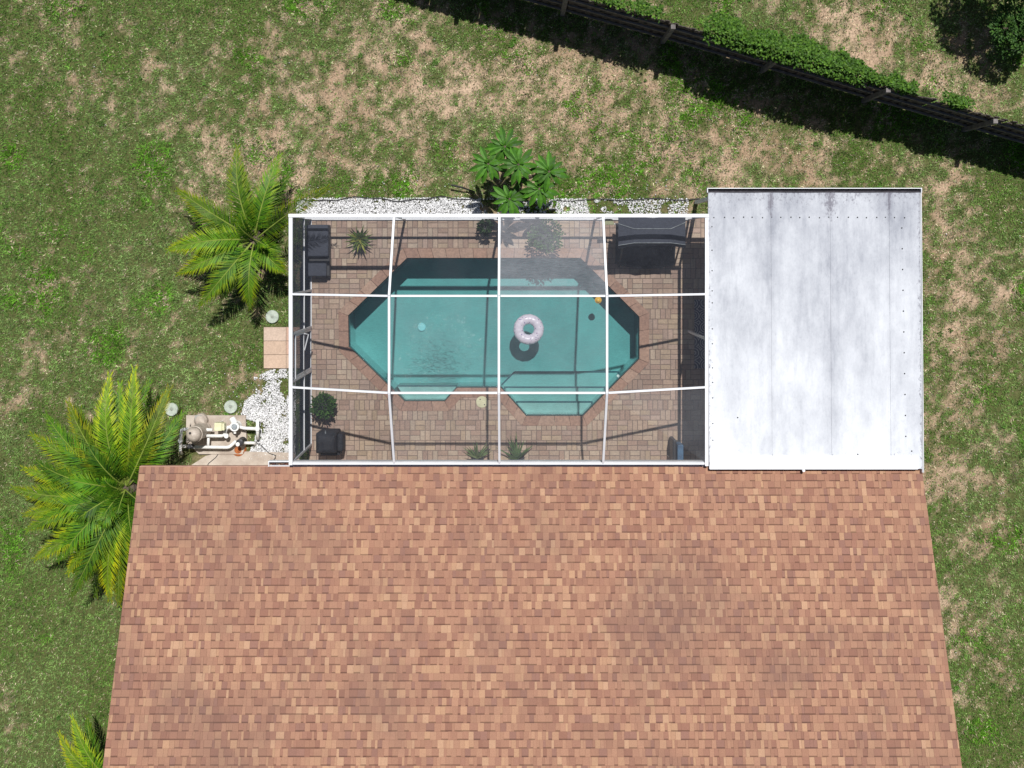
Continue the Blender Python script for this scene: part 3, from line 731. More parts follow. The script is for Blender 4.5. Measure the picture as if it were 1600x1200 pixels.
def frond(parent, base, tip, arch, leaf, yellow=0.2, nl=46, dens=1.0):
    base = Vector(base); tip = Vector(tip); hd = tip - base
    ctrl = base + hd*.45 + Vector((0,0,arch)) - Vector((0,0,hd.z*.2)); side0 = Vector((-hd.y, hd.x, 0)).normalized()
    ctrl += side0 * random.uniform(-.10, .10) * hd.length
    bez = lambda t: base*(1-t)**2 + ctrl*2*t*(1-t) + tip*t*t
    mb = MB(); pts = [bez(t/14) for t in range(15)]
    gr = (.078,.205,.010); dkg = (.026,.100,.012); ye = (.48,.47,.010); rc = (.26,.33,.06)
    mb.tube(pts, [.017*(1-.85*i/14)+.002 for i in range(15)], 5, rc)
    br = random.uniform(.55, 1.3); nl = int(nl*1.2)
    for k in range(int(nl*dens)):
        t = .10 + .90*(k+.5)/(nl*dens); p = bez(t); tg = (bez(min(1,t+.02)) - bez(t-.02)).normalized()
        sd = tg.cross(Vector((0,0,1))).normalized(); nr = sd.cross(tg)
        prof = math.sin(math.pi*min(1, .16+.84*t)**.8)**.6 if t < .97 else .35
        prof = max(.22, prof)
        for s in (1, -1):
            L_ = leaf*prof*random.uniform(.82, 1.1); ang = R(62 - 36*t + random.uniform(-7,7))
            dv = tg*math.cos(ang) + sd*s*math.sin(ang) + nr*(.30*(1-.6*t) + random.uniform(-.10,.12))
            y = min(1, max(0, .8*yellow*(.25+t*1.0) + random.uniform(-.12,.12)))
            c1 = tuple((a*(1-y*.38)+b*y*.38)*br for a, b in zip(gr if random.random() < .75 else dkg, ye)); c2 = tuple((a*(1-min(1,y*1.35))+b*min(1,y*1.35))*br for a, b in zip(gr, ye))
            w_ = .0185*(.7+.5*prof)*random.uniform(.85,1.15)
            d_ = dv.normalized(); w2 = d_.cross(nr).normalized()*w_*.5
            m_ = p + d_*L_*.5; tp = p + d_*L_ - Vector((0,0,L_*random.uniform(.05,.28)))
            mb.add([p-w2*.5, m_-w2, m_+w2, p+w2*.5], [(0,1,2,3)], c1); mb.add([m_-w2, tp, m_+w2], [(0,1,2)], c2)
    return mb.build('frond', M['palm'], parent)

def palm_trunk(parent, base, top, r0, r1):
    mb = MB(); base = Vector(base); top = Vector(top); pts = []; rs = []
    for i in range(17):
        t = i/16; pts.append(base.lerp(top, t)); rs.append((r0*(1-t)+r1*t)*(1.1 if i % 2 else .94))
    mb.tube(pts, rs, 12); 
    for i in range(40):
        t = random.uniform(.25, 1); a = random.uniform(0, 6.28); p = base.lerp(top, t); rr = r0*(1-t)+r1*t
        d_ = Vector((math.cos(a), math.sin(a), 0)); mb.bar(p+d_*rr*.7, p+d_*(rr+.07)+Vector((0,0,.10)), .05, .02)
    return mb.build('trunk', M['bark'], parent)

def palm(label, crown_px, cz, tips, leaf, trunk_r, yell, extra=0):
    c_ = W(*crown_px, cz); t = thing('palm_tree', label, 'palm tree', 'palms beside the house and enclosure', (0,0,0))
    palm_trunk(t, (c_.x+.03, c_.y, -.02), (c_.x, c_.y, cz+.04), trunk_r*1.25, trunk_r)
    for (a, b, z, ar, ye) in tips:
        tp = W(a, b, z); ang = math.atan2(tp.y-c_.y, tp.x-c_.x)
        bs = (c_.x + .10*math.cos(ang), c_.y + .10*math.sin(ang), cz + random.uniform(-.03, .10))
        L_ = (tp.to_2d() - c_.to_2d()).length
        frond(t, bs, tp, ar, leaf*min(1.0, .55+.3*L_), ye, int(30+16*L_))
    for k in range(extra):
        a = random.uniform(0, 6.28); L_ = random.uniform(.35,.6)
        frond(t, (c_.x, c_.y, cz+.08), (c_.x+L_*math.cos(a), c_.y+L_*math.sin(a), cz+.65), .35, leaf*.6, .1, 26)
    return t

palm('slender young palm with arching fronds against the enclosure corner', (398,374), 1.25,
     [(371,230,1.25,.75,.35),(378,262,.9,.45,.15),(437,242,1.1,.7,.2),(513,293,2.72,.25,.45),(277,297,1.2,.7,.4),(292,326,.95,.5,.15),(262,391,1.2,.7,.4),(278,428,1.0,.6,.45),
      (300,410,.8,.4,.1),(311,478,1.15,.65,.3),(345,468,.8,.4,.15),(391,482,1.1,.6,.3),(446,425,1.2,.4,.3),(438,392,1.5,.3,.1),(452,275,.6,.3,.0),(415,300,.9,.35,.1)], .42, .12, .3, 3)
palm('large bushy palm of yellow tipped fronds beside the roof corner', (198,764), 1.35,
     [(172,586,1.5,.9,.5),(188,600,1.1,.55,.15),(210,577,1.5,.85,.5),(233,598,1.0,.6,.1),(264,607,1.4,.8,.75),(284,648,1.2,.7,.05),(150,650,1.3,.8,.1),(107,628,1.2,.8,.75),(125,640,.9,.5,.2),(72,648,1.3,.85,.05),
      (49,679,1.2,.8,.45),(57,721,1.3,.85,.05),(36,732,1.0,.7,.55),(20,762,1.1,.8,.45),(60,760,1.2,.8,.1),(38,804,1.1,.8,.6),(80,790,1.4,.9,.1),(42,828,1.2,.8,.3),(54,874,1.1,.7,.55),(91,877,1.2,.8,.1),(106,896,.9,.6,.75),
      (112,932,1.2,.8,.15),(140,900,1.1,.6,.3),(172,937,1.0,.7,.8),(186,945,.8,.6,.7),(193,905,.7,.5,.1),(206,838,2.55,.25,.05),(160,820,1.9,.6,.05),(110,750,1.8,.6,.05),(140,700,1.9,.6,.05),(120,812,1.8,.6,.05),(95,700,.6,.4,.1),(75,745,.5,.4,.0),(80,830,.5,.4,.0),(130,870,.5,.4,.1),(160,640,.5,.4,.0),(225,640,.6,.4,.0),(120,670,.5,.4,.0),(150,930,.4,.3,.2),(240,660,.8,.5,.0)], .48, .2, .5, 4)
palm('low palm mostly hidden under the roof edge with yellow green fronds', (176,1222), 1.1,
     [(93,1146,1.1,.5,.7),(113,1121,1.15,.5,.45),(103,1189,.9,.4,.15),(136,1120,.7,.3,.1),(90,1225,1.0,.5,.4),(130,1260,1.0,.5,.3),(160,1270,1.0,.4,.2)], .34, .13, .4, 0)

# frangipani
pl_ = thing('frangipani_tree', 'leafy frangipani with six rosettes of broad green leaves', 'tree')
ros = [(789,229,1.75),(763,256,1.70),(810,257,1.95),(858,268,1.80),(796,311,1.55),(843,295,1.65)]
bp = Vector((.17, 1.60, 0)); fork = bp + Vector((0,.03,.7))
mb = MB(); mb.tube([bp - Vector((0,0,.03)), bp+Vector((.02,0,.35)), fork], [.075,.06,.055], 10)
for (a, b, z) in ros:
    p = W(a, b, z); mb.tube([fork, fork.lerp(p, .5) + Vector((0,0,-.06)), p], [.045,.035,.028], 8)
mb.build('trunk', M['bark'], pl_)
mb = MB()
for (a, b, z) in ros:
    p = W(a, b, z); n_ = random.randint(12, 14); off = random.uniform(0, 6)
    for k in range(n_ + 5):
        outer_ = k < n_; an = off + k*2.39996; el = random.uniform(.05,.35) if outer_ else random.uniform(.6,1.0)
        d_ = Vector((math.cos(an)*math.cos(el), math.sin(an)*math.cos(el), math.sin(el))); kk = random.uniform(.65, 1.25)
        L_ = random.uniform(.34,.45) if outer_ else random.uniform(.14,.24); Wd = L_*.30
        col = tuple(v*kk for v in (.040,.125,.010)); c2 = tuple(v*kk*1.15 for v in (.058,.165,.012))
        # leaf with 3 cross sections
        side = d_.cross(Vector((0,0,1))).normalized(); up = side.cross(d_); b0 = p + d_*.03
        st = [(0,.12),(.25,.6),(.55,1.0),(.8,.75),(1.0,.05)]; vs = []
        for (t, w_) in st:
            m_ = b0 + d_*L_*t - Vector((0,0,L_*.38*t*t))
            vs += [m_ + side*Wd*.5*w_ + up*Wd*.12*w_, m_, m_ - side*Wd*.5*w_ + up*Wd*.12*w_]
        for s in range(4):
            mb.add([vs[s*3],vs[s*3+1],vs[s*3+4],vs[s*3+3]], [(0,1,2,3)], col); mb.add([vs[s*3+1],vs[s*3+2],vs[s*3+5],vs[s*3+4]], [(0,1,2,3)], c2)
mb.build('crown', M['leaf'], pl_)

def leafy(name, parent, c_, rx, rz, n_, ls, cols, flat=.0):
    mb = MB(); c_ = Vector(c_)
    for k in range(n_):
        d_ = Vector((random.gauss(0,1), random.gauss(0,1), random.gauss(0,1)+flat)).normalized(); rr = random.uniform(.45, 1)**.6 * (1 + .18*math.sin(d_.x*5+d_.y*7+k%3))
        p = c_ + Vector((d_.x*rx*rr, d_.y*rx*rr, d_.z*rz*rr)); dv = (d_ + Vector((random.uniform(-.7,.7), random.uniform(-.7,.7), random.uniform(-.2,.6)))).normalized()
        kk = random.uniform(.6, 1.35); cl = tuple(v*kk for v in random.choice(cols))
        leaf_quad(mb, p, dv, ls*random.uniform(.7,1.3), ls*.5, Vector((random.uniform(-.4,.4), random.uniform(-.4,.4), 1)).normalized(), cl)
    return mb.build(name, M['leaf'], parent)

# ------------------------------------------------------------------ potted plants on the deck
def pot(parent, c_, r, h, m=None):
    mb = MB(); mb.lathe([(r*.72,0),(r*.95,h*.8),(r*1.05,h*.82),(r*1.05,h),(r*.9,h),(r*.86,h*.86),(.0,h*.86)], 20, c_); return mb.build('pot', m or M['pot'], parent, smooth=False)
c_ = W(505, 634, .5); t = thing('potted_shrub', 'round dark green leafy shrub in a black pot behind the covered grill', 'potted plant')
pot(t, (c_.x, c_.y, DECK_Z), .25, .32); leafy('foliage', t, (c_.x, c_.y, .54), .245, .24, 560, .08, [(.045,.11,.018),(.07,.15,.025),(.03,.075,.015)])
c_ = W(852, 371, .5); t = thing('potted_shrub', 'loose green shrub in a pot under the palest screen panel', 'potted plant')
pot(t, (c_.x, c_.y, DECK_Z), .2, .3); leafy('foliage', t, (c_.x, c_.y+.03, .62), .36, .30, 560, .075, [(.06,.13,.03),(.09,.17,.05),(.04,.09,.02)])
c_ = W(758, 352, .4); t = thing('potted_plant', 'small dark potted plant beside the outer screen wall near the frangipani', 'potted plant')
pot(t, (c_.x, c_.y-.03, DECK_Z), .12, .25); leafy('foliage', t, (c_.x, c_.y-.03, .5), .13, .24, 90, .12, [(.02,.05,.012),(.03,.06,.015)])

def agave(label, px, py, z, r, n_, cols, el0=.15, el1=1.2, potr=.17, roty=None, poth=.3):
    c_ = W(px, py, z); t = thing('agave', label, 'agave'); pot(t, (c_.x, c_.y, DECK_Z), potr, poth)
    mb = MB(); b0 = Vector((c_.x, c_.y, DECK_Z + poth*.9))
    for k in range(n_):
        an = k*2.39996 if roty is None else random.uniform(*roty); el = el0 + (el1-el0)*((k+.5)/n_)**1.3; L_ = r*random.uniform(.8,1.15)
        d_ = Vector((math.cos(an)*math.cos(el), math.sin(an)*math.cos(el), math.sin(el))); side = d_.cross(Vector((0,0,1))).normalized(); up = side.cross(d_)
        kk = random.uniform(.75,1.2); col = tuple(v*kk for v in random.choice(cols)); W0 = .045*random.uniform(.8,1.2); vs = []
        for (tt, w_) in ((0,.9),(.4,1.0),(.75,.55),(1,.04)):
            m_ = b0 + d_*L_*tt - Vector((0,0,.10*L_*tt*tt)); vs += [m_+side*W0*.5*w_+up*W0*.25*w_, m_, m_-side*W0*.5*w_+up*W0*.25*w_]
        for s in range(3):
            for q in (0, 1):
                c2 = col if q else tuple(v*1.2 for v in col)
                mb.add([vs[s*3+q],vs[s*3+q+1],vs[s*3+q+4],vs[s*3+q+3]], [(0,1,2,3)], c2)
    mb.build('leaves', M['leaf'], t); return t
agave('spiky yellow striped agave standing alone on pavers beside the charcoal daybed', 561, 374, .45, .36, 34, [(.13,.19,.035),(.26,.27,.055),(.09,.15,.03)], .1, 1.3, .15)
agave('pale spiky agave in a planter by the house eave, behind the skimmer lid', 746, 716, .3, .48, 18, [(.22,.28,.13),(.14,.21,.08)], .15, 1.1, .14, (.45, 2.7), .22)
agave('dark green spiky agave in a planter by the house eave, near the pool steps', 808, 717, .3, .58, 16, [(.085,.15,.05),(.11,.18,.06)], .15, 1.1, .16, (.3, 2.85), .22)

# ------------------------------------------------------------------ deck furniture
def P3(px, py, z): return W(px, py, z)
# daybed
t = thing('patio_daybed', 'charcoal cushioned patio daybed against the enclosure side wall', 'daybed')
a, b = P3(479, 351, .45), P3(513, 401, .45); c2_, d2_ = P3(478, 408, .42), P3(510, 432, .42)
mb = MB(); mb.box((a.x-.0, d2_.y, .12), (b.x+.01, a.y, .30)); mb.build('base', M['darkmetal'], t, bevel=.02)
mb = MB(); mb.box((a.x, b.y, .302), (b.x, a.y, .46)); mb.build('cushion', M['charcoal'], t, bevel=.035)
mb = MB(); mb.box((c2_.x, d2_.y, .302), (d2_.x, c2_.y, .43)); mb.build('cushion', M['charcoal'], t, bevel=.035)
for (q, w_) in ((a.x+.04, a.y-.04), (b.x-.04, a.y-.04), (a.x+.04, d2_.y+.04), (b.x-.04, d2_.y+.04)):
    mb = MB(); mb.box((q-.025, w_-.025, DECK_Z), (q+.025, w_+.025, .119)); mb.build('leg', M['darkmetal'], t)
# covered grill
t = thing('covered_grill', 'barbecue grill under a black fitted cover at the house wall', 'grill')
a, b = P3(494, 677, .85), P3(525, 709, .85)
mb = MB(); x0, x1, y0, y1 = a.x, b.x, b.y, a.y
prof = [(0,.10,.04),(0,.45,.02),(0,.78,0),(.05,.90,.02),(.16,.95,.06)]
def ring(i_, z, off): return [Vector((x0+i_-.02+off, y0+i_*.6, z)), Vector((x1-i_*.5, y0+i_*.6, z)), Vector((x1-i_*.5, y1-i_, z)), Vector((x0+i_-.02+off, y1-i_, z))]
rings = [ring(p[0], p[1], p[2]) for p in prof]; vs = [v for r_ in rings for v in r_]; fs = []
for i in range(len(rings)-1):
    for k in range(4): fs.append((i*4+k, i*4+(k+1) % 4, (i+1)*4+(k+1) % 4, (i+1)*4+k))
fs.append(tuple(range(len(vs)-4, len(vs)))); mb.add(vs, fs); mb.build('cover', M['black'], t, bevel=.03)
mb = MB(); mb.box((x1+.006, y0+.03, .30), (x1+.13, y1-.03, .72)); mb.build('side_shelf_cover', M['black'], t, bevel=.035)
mb = MB(); mb.box((x0+.04, y0-.09, .12), (x1+.04, y0-.006, .52)); mb.build('lower_skirt', M['black'], t, bevel=.02)
for (q, w_) in ((x0+.06,y0+.05),(x1-.05,y0+.05),(x0+.06,y1-.06),(x1-.05,y1-.06)):
    mb = MB(); mb.box((q-.02,w_-.02,DECK_Z),(q+.02,w_+.02,.16)); mb.build('leg', M['darkmetal'], t)
mb = MB(); mb.tube([(x0+.2, y1-.01, .80),(x0+.2, y1+.05, .82)], .014, 8); mb.build('handle', M['greyplastic'], t)
# canopy swing
t = thing('canopy_swing', 'black canopy garden swing with draped black seat in the enclosure corner', 'garden swing')
def cv(px, py, z): return W(px, py, z)
rows_ = [(340.5, 1.42), (357.5, 1.62), (379.5, 1.62), (383, 1.50)]
mb = MB(); grid = []
colsx = [(966, -.10), (991, .0), (1020, .02), (1048, .0), (1071, -.10)]
bend = [(-6,-2,0,-2,-7), (-8,0,0,0,-10), (4,0,0,0,3), (6,1,1,1,5)]
for r_, (py, z) in enumerate(rows_):
    for k, (px, dz) in enumerate(colsx): grid.append(cv(px, py + bend[r_][k], z + dz))
for r_ in range(3):
    for k in range(4): mb.add([grid[r_*5+k], grid[(r_+1)*5+k], grid[(r_+1)*5+k+1], grid[r_*5+k+1]], [(0,1,2,3)])
can = mb.build('canopy', M['charcoal'], t); sol = can.modifiers.new('thick', 'SOLIDIFY'); sol.thickness = .012
for r_ in (1, 2):
    mb = MB(); mb.tube([grid[r_*5+k] + Vector((0,0,.012)) for k in range(5)], .008, 6); mb.build('piping', M['greyplastic'], can)
lx, rx_ = cv(972, 0, .8).x, cv(1060, 0, .8).x
for s_, xx in ((-1, lx), (1, rx_)):
    mb = MB(); mb.tube([(xx, .62, DECK_Z), (xx+.0, .40, 1.50), (xx, -.32, DECK_Z)], .022, 8); mb.build('frame_leg', M['wood'] if s_ > 0 else M['darkmetal'], t)
mb = MB(); mb.tube([(lx, .40, 1.47), (rx_, .40, 1.47)], .02, 8); mb.build('top_bar', M['darkmetal'], t)
# seat with a sagging, wrinkled black cover
mb = MB(); nx_, ny_ = 24, 12; g0, g1_ = cv(962, 380, .5), cv(1056, 420, .5); vs = []
for i in range(nx_+1):
    for j in range(ny_+1):
        u_, v_ = i/nx_, j/ny_; xx = g0.x + (g1_.x-g0.x)*u_; low = g1_.y + .10*(abs(u_-.52)*2)**2
        yy = (g0.y+.42) + (low-(g0.y+.42))*v_
        z = .62 - .22*v_**2 - .10*(abs(u_-.5)*2)**3 + .018*math.sin(u_*31+v_*2) + .03*math.sin(u_*13-v_*3)*v_
        vs.append((xx, yy, z))
mb.add(vs, [(i*(ny_+1)+j, i*(ny_+1)+j+1, (i+1)*(ny_+1)+j+1, (i+1)*(ny_+1)+j) for i in range(nx_) for j in range(ny_)])
seat = mb.build('seat_cover', M['black'], t, smooth=True); sol = seat.modifiers.new('thick', 'SOLIDIFY'); sol.thickness = .03
mb = MB(); mb.box((g0.x+.08, g1_.y+.2, .30), (g1_.x-.08, g0.y+.40, .36)); mb.build('seat_frame', M['darkmetal'], t)
for xx in (g0.x+.12, g1_.x-.12):
    mb = MB(); mb.tube([(xx, .0, .36), (xx, .38, 1.46)], .01, 6); mb.build('hanger', M['darkmetal'], t)
# folded lounge chair by the wall
t = thing('folded_chair', 'folded lounge chair with blue grey sling leaning by the patio roof', 'chair')
a, b = P3(1058.5, 695, .75), P3(1068, 723, .75)
mb = MB(); mb.box((a.x, b.y, .30), (b.x, a.y, .76)); mb.build('sling', M['blue'], t, bevel=.02)
mb = MB(); mb.box((a.x-.10, b.y-.02, .10), (a.x-.012, a.y+.10, .70)); mb.build('frame', M['darkmetal'], t, bevel=.03)
mb = MB(); mb.tube([(a.x-.14, b.y+.06, DECK_Z+.02), (a.x-.02, b.y-.05, .10)], .016, 8); mb.build('foot', M['pvc'], t)
for yy in (b.y+.02, a.y-.02):
    mb = MB(); mb.box((a.x-.04, yy-.015, DECK_Z), (b.x-.01, yy+.015, .30)); mb.build('leg', M['darkmetal'], t)
# patterned rug
def rug_mat():
    m = bpy.data.materials.new('navy_rug'); m.use_nodes = True; nt = m.node_tree; N = nt.nodes; L = nt.links; p = N['Principled BSDF']
    geo = N.new('ShaderNodeNewGeometry'); vo = N.new('ShaderNodeTexVoronoi'); vo.inputs['Scale'].default_value = 3.4; vo.inputs['Randomness'].default_value = .25
    L.new(geo.outputs['Position'], vo.inputs[0])
    sn_ = N.new('ShaderNodeMath'); sn_.operation = 'SINE'; ml = N.new('ShaderNodeMath'); ml.operation = 'MULTIPLY'; ml.inputs[1].default_value = 38
    L.new(vo.outputs['Distance'], ml.inputs[0]); L.new(ml.outputs[0], sn_.inputs[0])
    gt = N.new('ShaderNodeMath'); gt.operation = 'GREATER_THAN'; gt.inputs[1].default_value = .72; L.new(sn_.outputs[0], gt.inputs[0])
    mx = N.new('ShaderNodeMix'); mx.data_type = 'RGBA'; L.new(gt.outputs[0], mx.inputs[0]); mx.inputs[6].default_value = (.02,.028,.075,1); mx.inputs[7].default_value = (.5,.5,.5,1)
    L.new(mx.outputs[2], p.inputs['Base Color']); p.inputs['Roughness'].default_value = .95; return m
a, b = W(1085, 468, .06), W(1150, 576, .06); mb = MB(); mb.box((a.x, b.y, .058), (a.x+1.3, a.y, .066))
tag(mb.build('outdoor_rug', rug_mat()), 'navy blue outdoor rug with white scroll pattern on shaded pavers', 'rug')
# skimmer lid
p = W(753, 628, .06); t = thing('skimmer_lid', 'round cream skimmer lid set in the pavers', 'skimmer lid')
mb = MB(); mb.lathe([(.135,0),(.135,.012),(.125,.018),(.0,.019)], 28, (p.x, p.y, .052)); mb.build('cover', M['cream'], t)
for s_ in (-1, 1):
    mb = MB(); mb.lathe([(.014,0),(.014,.003),(.0,.004)], 10, (p.x+.05*s_+.01, p.y+.06*s_*-1, .0715)); mb.build('finger_hole', M['darkmetal'], t)
# pool float ring
def ring_mat():
    m = bpy.data.materials.new('float_vinyl'); m.use_nodes = True; nt = m.node_tree; N = nt.nodes; L = nt.links; p = N['Principled BSDF']
    tc = N.new('ShaderNodeTexCoord'); vo = N.new('ShaderNodeTexVoronoi'); vo.inputs['Scale'].default_value = 16; L.new(tc.outputs['Object'], vo.inputs[0])
    lt = N.new('ShaderNodeMath'); lt.operation = 'LESS_THAN'; lt.inputs[1].default_value = .20; L.new(vo.outputs['Distance'], lt.inputs[0])
    mx = N.new('ShaderNodeMix'); mx.data_type = 'RGBA'; L.new(lt.outputs[0], mx.inputs[0]); mx.inputs[6].default_value = (.80,.74,.84,1)
    hs = N.new('ShaderNodeMix'); hs.data_type = 'RGBA'; sp_ = N.new('ShaderNodeSeparateColor'); L.new(vo.outputs['Color'], sp_.inputs[0])
    L.new(sp_.outputs[0], hs.inputs[0]); hs.inputs[6].default_value = (.05,.10,.40,1); hs.inputs[7].default_value = (.28,.08,.30,1); L.new(hs.outputs[2], mx.inputs[7])
    L.new(mx.outputs[2], p.inputs['Base Color']); p.inputs['Roughness'].default_value = .3; return m
p = W(826, 514.5, -.0); mb = MB(); vs = []; n1, n2 = 56, 18; RM, rm = .236, .115
for i in range(n1):
    A_ = 2*math.pi*i/n1; r2 = rm*(1+.025*math.sin(A_*14))
    for j in range(n2):
        B_ = 2*math.pi*j/n2; rr = RM + r2*math.cos(B_); vs.append((rr*math.cos(A_), rr*math.sin(A_), r2*math.sin(B_)))
mb.add(vs, [(i*n2+j, ((i+1) % n1)*n2+j, ((i+1) % n1)*n2+(j+1) % n2, i*n2+(j+1) % n2) for i in range(n1) for j in range(n2)])
o_ = mb.build('pool_ring', ring_mat(), smooth=True, loc=(p.x, p.y, WZ+.075)); tag(o_, 'white inflatable pool ring with dark sprinkle print afloat on the water', 'pool ring')
o_['category'] = 'pool float'
# floating dispenser
p = W(935, 469, 0); t = thing('chlorine_floater', 'small yellow floating chlorine dispenser on the water', 'pool floater', loc=(p.x, p.y, WZ))
mb = MB(); mb.lathe([(.0,-.10),(.045,-.10),(.045,-.02),(.075,-.015),(.08,.01),(.06,.03)], 18); mb.build('body', M['yellow'], t, smooth=False)
mb = MB(); mb.lathe([(.05,.03),(.05,.055),(.03,.075),(.0,.078)], 16); mb.build('cap', M['yellow'], t)
# skimmer net
t = thing('pool_net', 'pale pool skimmer net with white pole and blue grip beside the swing', 'pool net')
mb = MB(); pts = [W(x_, y_, .95) for x_, y_ in ((943,351),(944,343.5),(950,341.5),(957,343.5),(960,350.5))]
mb.add(pts, [(0,4,3,2,1)]); mb.build('net', M['net'], t)
mb = MB(); mb.tube([pts[0], pts[1], pts[2], pts[3], pts[4], pts[0]], .010, 6); mb.build('rim', M['net'], t)
mb = MB(); mb.tube([W(960,350,.95), W(968,349.6,.97)], .014, 8); mb.build('pole', M['pvc'], t)
mb = MB(); mb.tube([W(967.5,349.6,.97), W(976,349.8,1.0), (W(976,349.8,1.0).x+.02, .62, DECK_Z)], .022, 8); mb.build('grip', M['bluegrip'], t)

# ------------------------------------------------------------------ side yard: landing, walk, equipment
mb = MB(); a, b = W(412.5, 511), W(453, 575.5)
land = tag(MB().build('door_landing', M['sand']), kind='structure')
mb.box((a.x, b.y, -.06), (DK_X0-.003, a.y, .030)); 
land.data = mb.build('tmp', M['sand']).data; bpy.data.objects.remove(bpy.data.objects['tmp'])
xs_ = np.linspace(a.x, DK_X0-.003, 3); ys_ = np.linspace(b.y, a.y, 4)
for i in range(2):
    for j in range(3):
        m1 = MB(); kk = random.uniform(.9,1.08); m1.box((xs_[i]+.004, ys_[j]+.004, .0305), (xs_[i+1]-.004, ys_[j+1]-.004, .05), tuple(v*kk for v in random.choice([srgb(232,202,178,.66), srgb(226,188,166,.66), srgb(236,210,190,.66)])))
        m1.build('paving_slab', M['paver'], land, bevel=.005)
mb = MB(); a = W(300, 706); Pw = [W(352,704.5), W(459,707), Vector((-4.665,-5.0,0)), Vector((-7.25,-5.0,0)), W(300,726), W(322,712)]
walk = prism([p.to_2d() for p in Pw], -.06, .035).build('concrete_walk', M['concrete']); tag(walk, kind='structure')
mb = MB(); mb.tube([W(341,709.5,.0355), W(337,715,.0355), W(326,724,.0355), W(323,730,.0355), W(324,745,.0355)], .009, 6); o_ = mb.build('expansion_joint', M['gutterin'], walk)
a, b = W(292, 649), W(386, 708.5)
pad = prism([W(292,648.5).to_2d(), W(384.5,648.5).to_2d(), W(386,690).to_2d(), W(380,709).to_2d(), W(312,709).to_2d(), W(292,690).to_2d()], -.06, .06).build('equipment_pad', M['concrete']); tag(pad, kind='structure')

Ez = lambda x_, y_, z: W(x_, y_, z)
# filter
t = thing('pool_filter', 'beige cylindrical pool filter tank with domed lid on the pad', 'pool filter')
c_ = Ez(301, 680, .95); mb = MB(); mb.lathe([(.20,0),(.21,.05),(.19,.12),(.175,.30),(.17,.72)], 28, (c_.x, c_.y, .06)); mb.build('tank', M['beige'], t, smooth=False)
mb = MB(); mb.lathe([(.185,0),(.19,.03),(.185,.06),(.168,.07)], 28, (c_.x, c_.y, .745)); mb.build('clamp_band', M['beige'], t)
mb = MB(); mb.lathe([(.168,0),(.16,.06),(.13,.12),(.075,.16),(.0,.175)], 28, (c_.x, c_.y, .816)); mb.build('dome', M['beige'], t, smooth=True)
mb = MB(); mb.lathe([(.026,0),(.026,.04),(.018,.05),(.0,.05)], 12, (c_.x-.05, c_.y+.05, .955)); mb.build('air_valve', M['darkmetal'], t)
c_ = Ez(311, 658, .3); t = thing('motor_housing', 'low grey pump motor housing behind the filter tank', 'pump motor')
mb = MB(); mb.lathe([(.15,0),(.16,.04),(.15,.12),(.10,.17),(.0,.18)], 24, (c_.x, c_.y, .06)); mb.build('housing', M['beige'], t)
mb = MB(); mb.box((c_.x-.12, c_.y+.02, .10), (c_.x+.05, c_.y+.12, .22)); mb.build('bracket', M['slabgrey'], t, bevel=.01)
# timer box
a, b = Ez(334.5, 661, .62), Ez(346.5, 673.5, .62); t = thing('timer_box', 'cream yellow equipment timer box beside the pipes', 'timer box')
mb = MB(); mb.box((a.x, b.y, .42), (b.x, a.y, .62)); mb.build('case', M['cream'], t, bevel=.012)
mb = MB(); mb.box((b.x+.003, b.y+.01, .42), (b.x+.055, a.y-.01, .61)); mb.build('side_cover', M['cream'], t, bevel=.008)
for yy in (b.y+.03, a.y-.03):
    mb = MB(); mb.box((a.x+.05, yy-.012, .055), (a.x+.08, yy+.012, .421)); mb.build('stand', M['pvc'], t)
# strainer pot pump
c_ = Ez(366, 667, .42); t = thing('pool_pump', 'white pool pump with round clear strainer lid', 'pool pump')
mb = MB(); mb.lathe([(.09,0),(.10,.05),(.085,.10),(.085,.30),(.105,.31),(.105,.35)], 22, (c_.x, c_.y, .06)); mb.build('strainer_pot', M['pvc'], t)
mb = MB(); mb.lathe([(.068,0),(.068,.012),(.05,.022),(.0,.024)], 22, (c_.x, c_.y, .411)); mb.build('lid', M['greyplastic'], t)
mb = MB(); mb.bar((c_.x, c_.y-.07, .36), (c_.x, c_.y-.16, .34), .05, .04); mb.build('spout', M['pvc'], t)
mb = MB(); mb.tube([(c_.x-.02, c_.y+.05, .25), (c_.x-.10, c_.y+.17, .22)], [.075,.07], 14); mb.build('motor', M['pvc'], t)
# chlorinator
c_ = Ez(374, 692, .42); t = thing('chlorinator', 'black and chrome chlorinator beside a terracotta base', 'chlorinator')
mb = MB(); mb.lathe([(.085,0),(.09,.06),(.075,.10),(.07,.30),(.082,.31),(.082,.36),(.05,.375),(.0,.378)], 20, (c_.x, c_.y, .03)); mb.build('canister', M['darkmetal'], t)
mb = MB(); mb.lathe([(.045,0),(.045,.03),(.018,.034),(.0,.034)], 16, (c_.x-.035, c_.y-.03, .409)); mb.build('cap', M['pvc'], t)
c_ = Ez(372, 703, .05); mb = MB(); mb.lathe([(.18,0),(.15,.05),(.07,.075),(.0,.078)], 18, (c_.x, c_.y, -.01)); o_ = mb.build('clay_mound', M['orange']); tag(o_, 'orange terracotta mound at the foot of the pool pipes', 'clay mound')
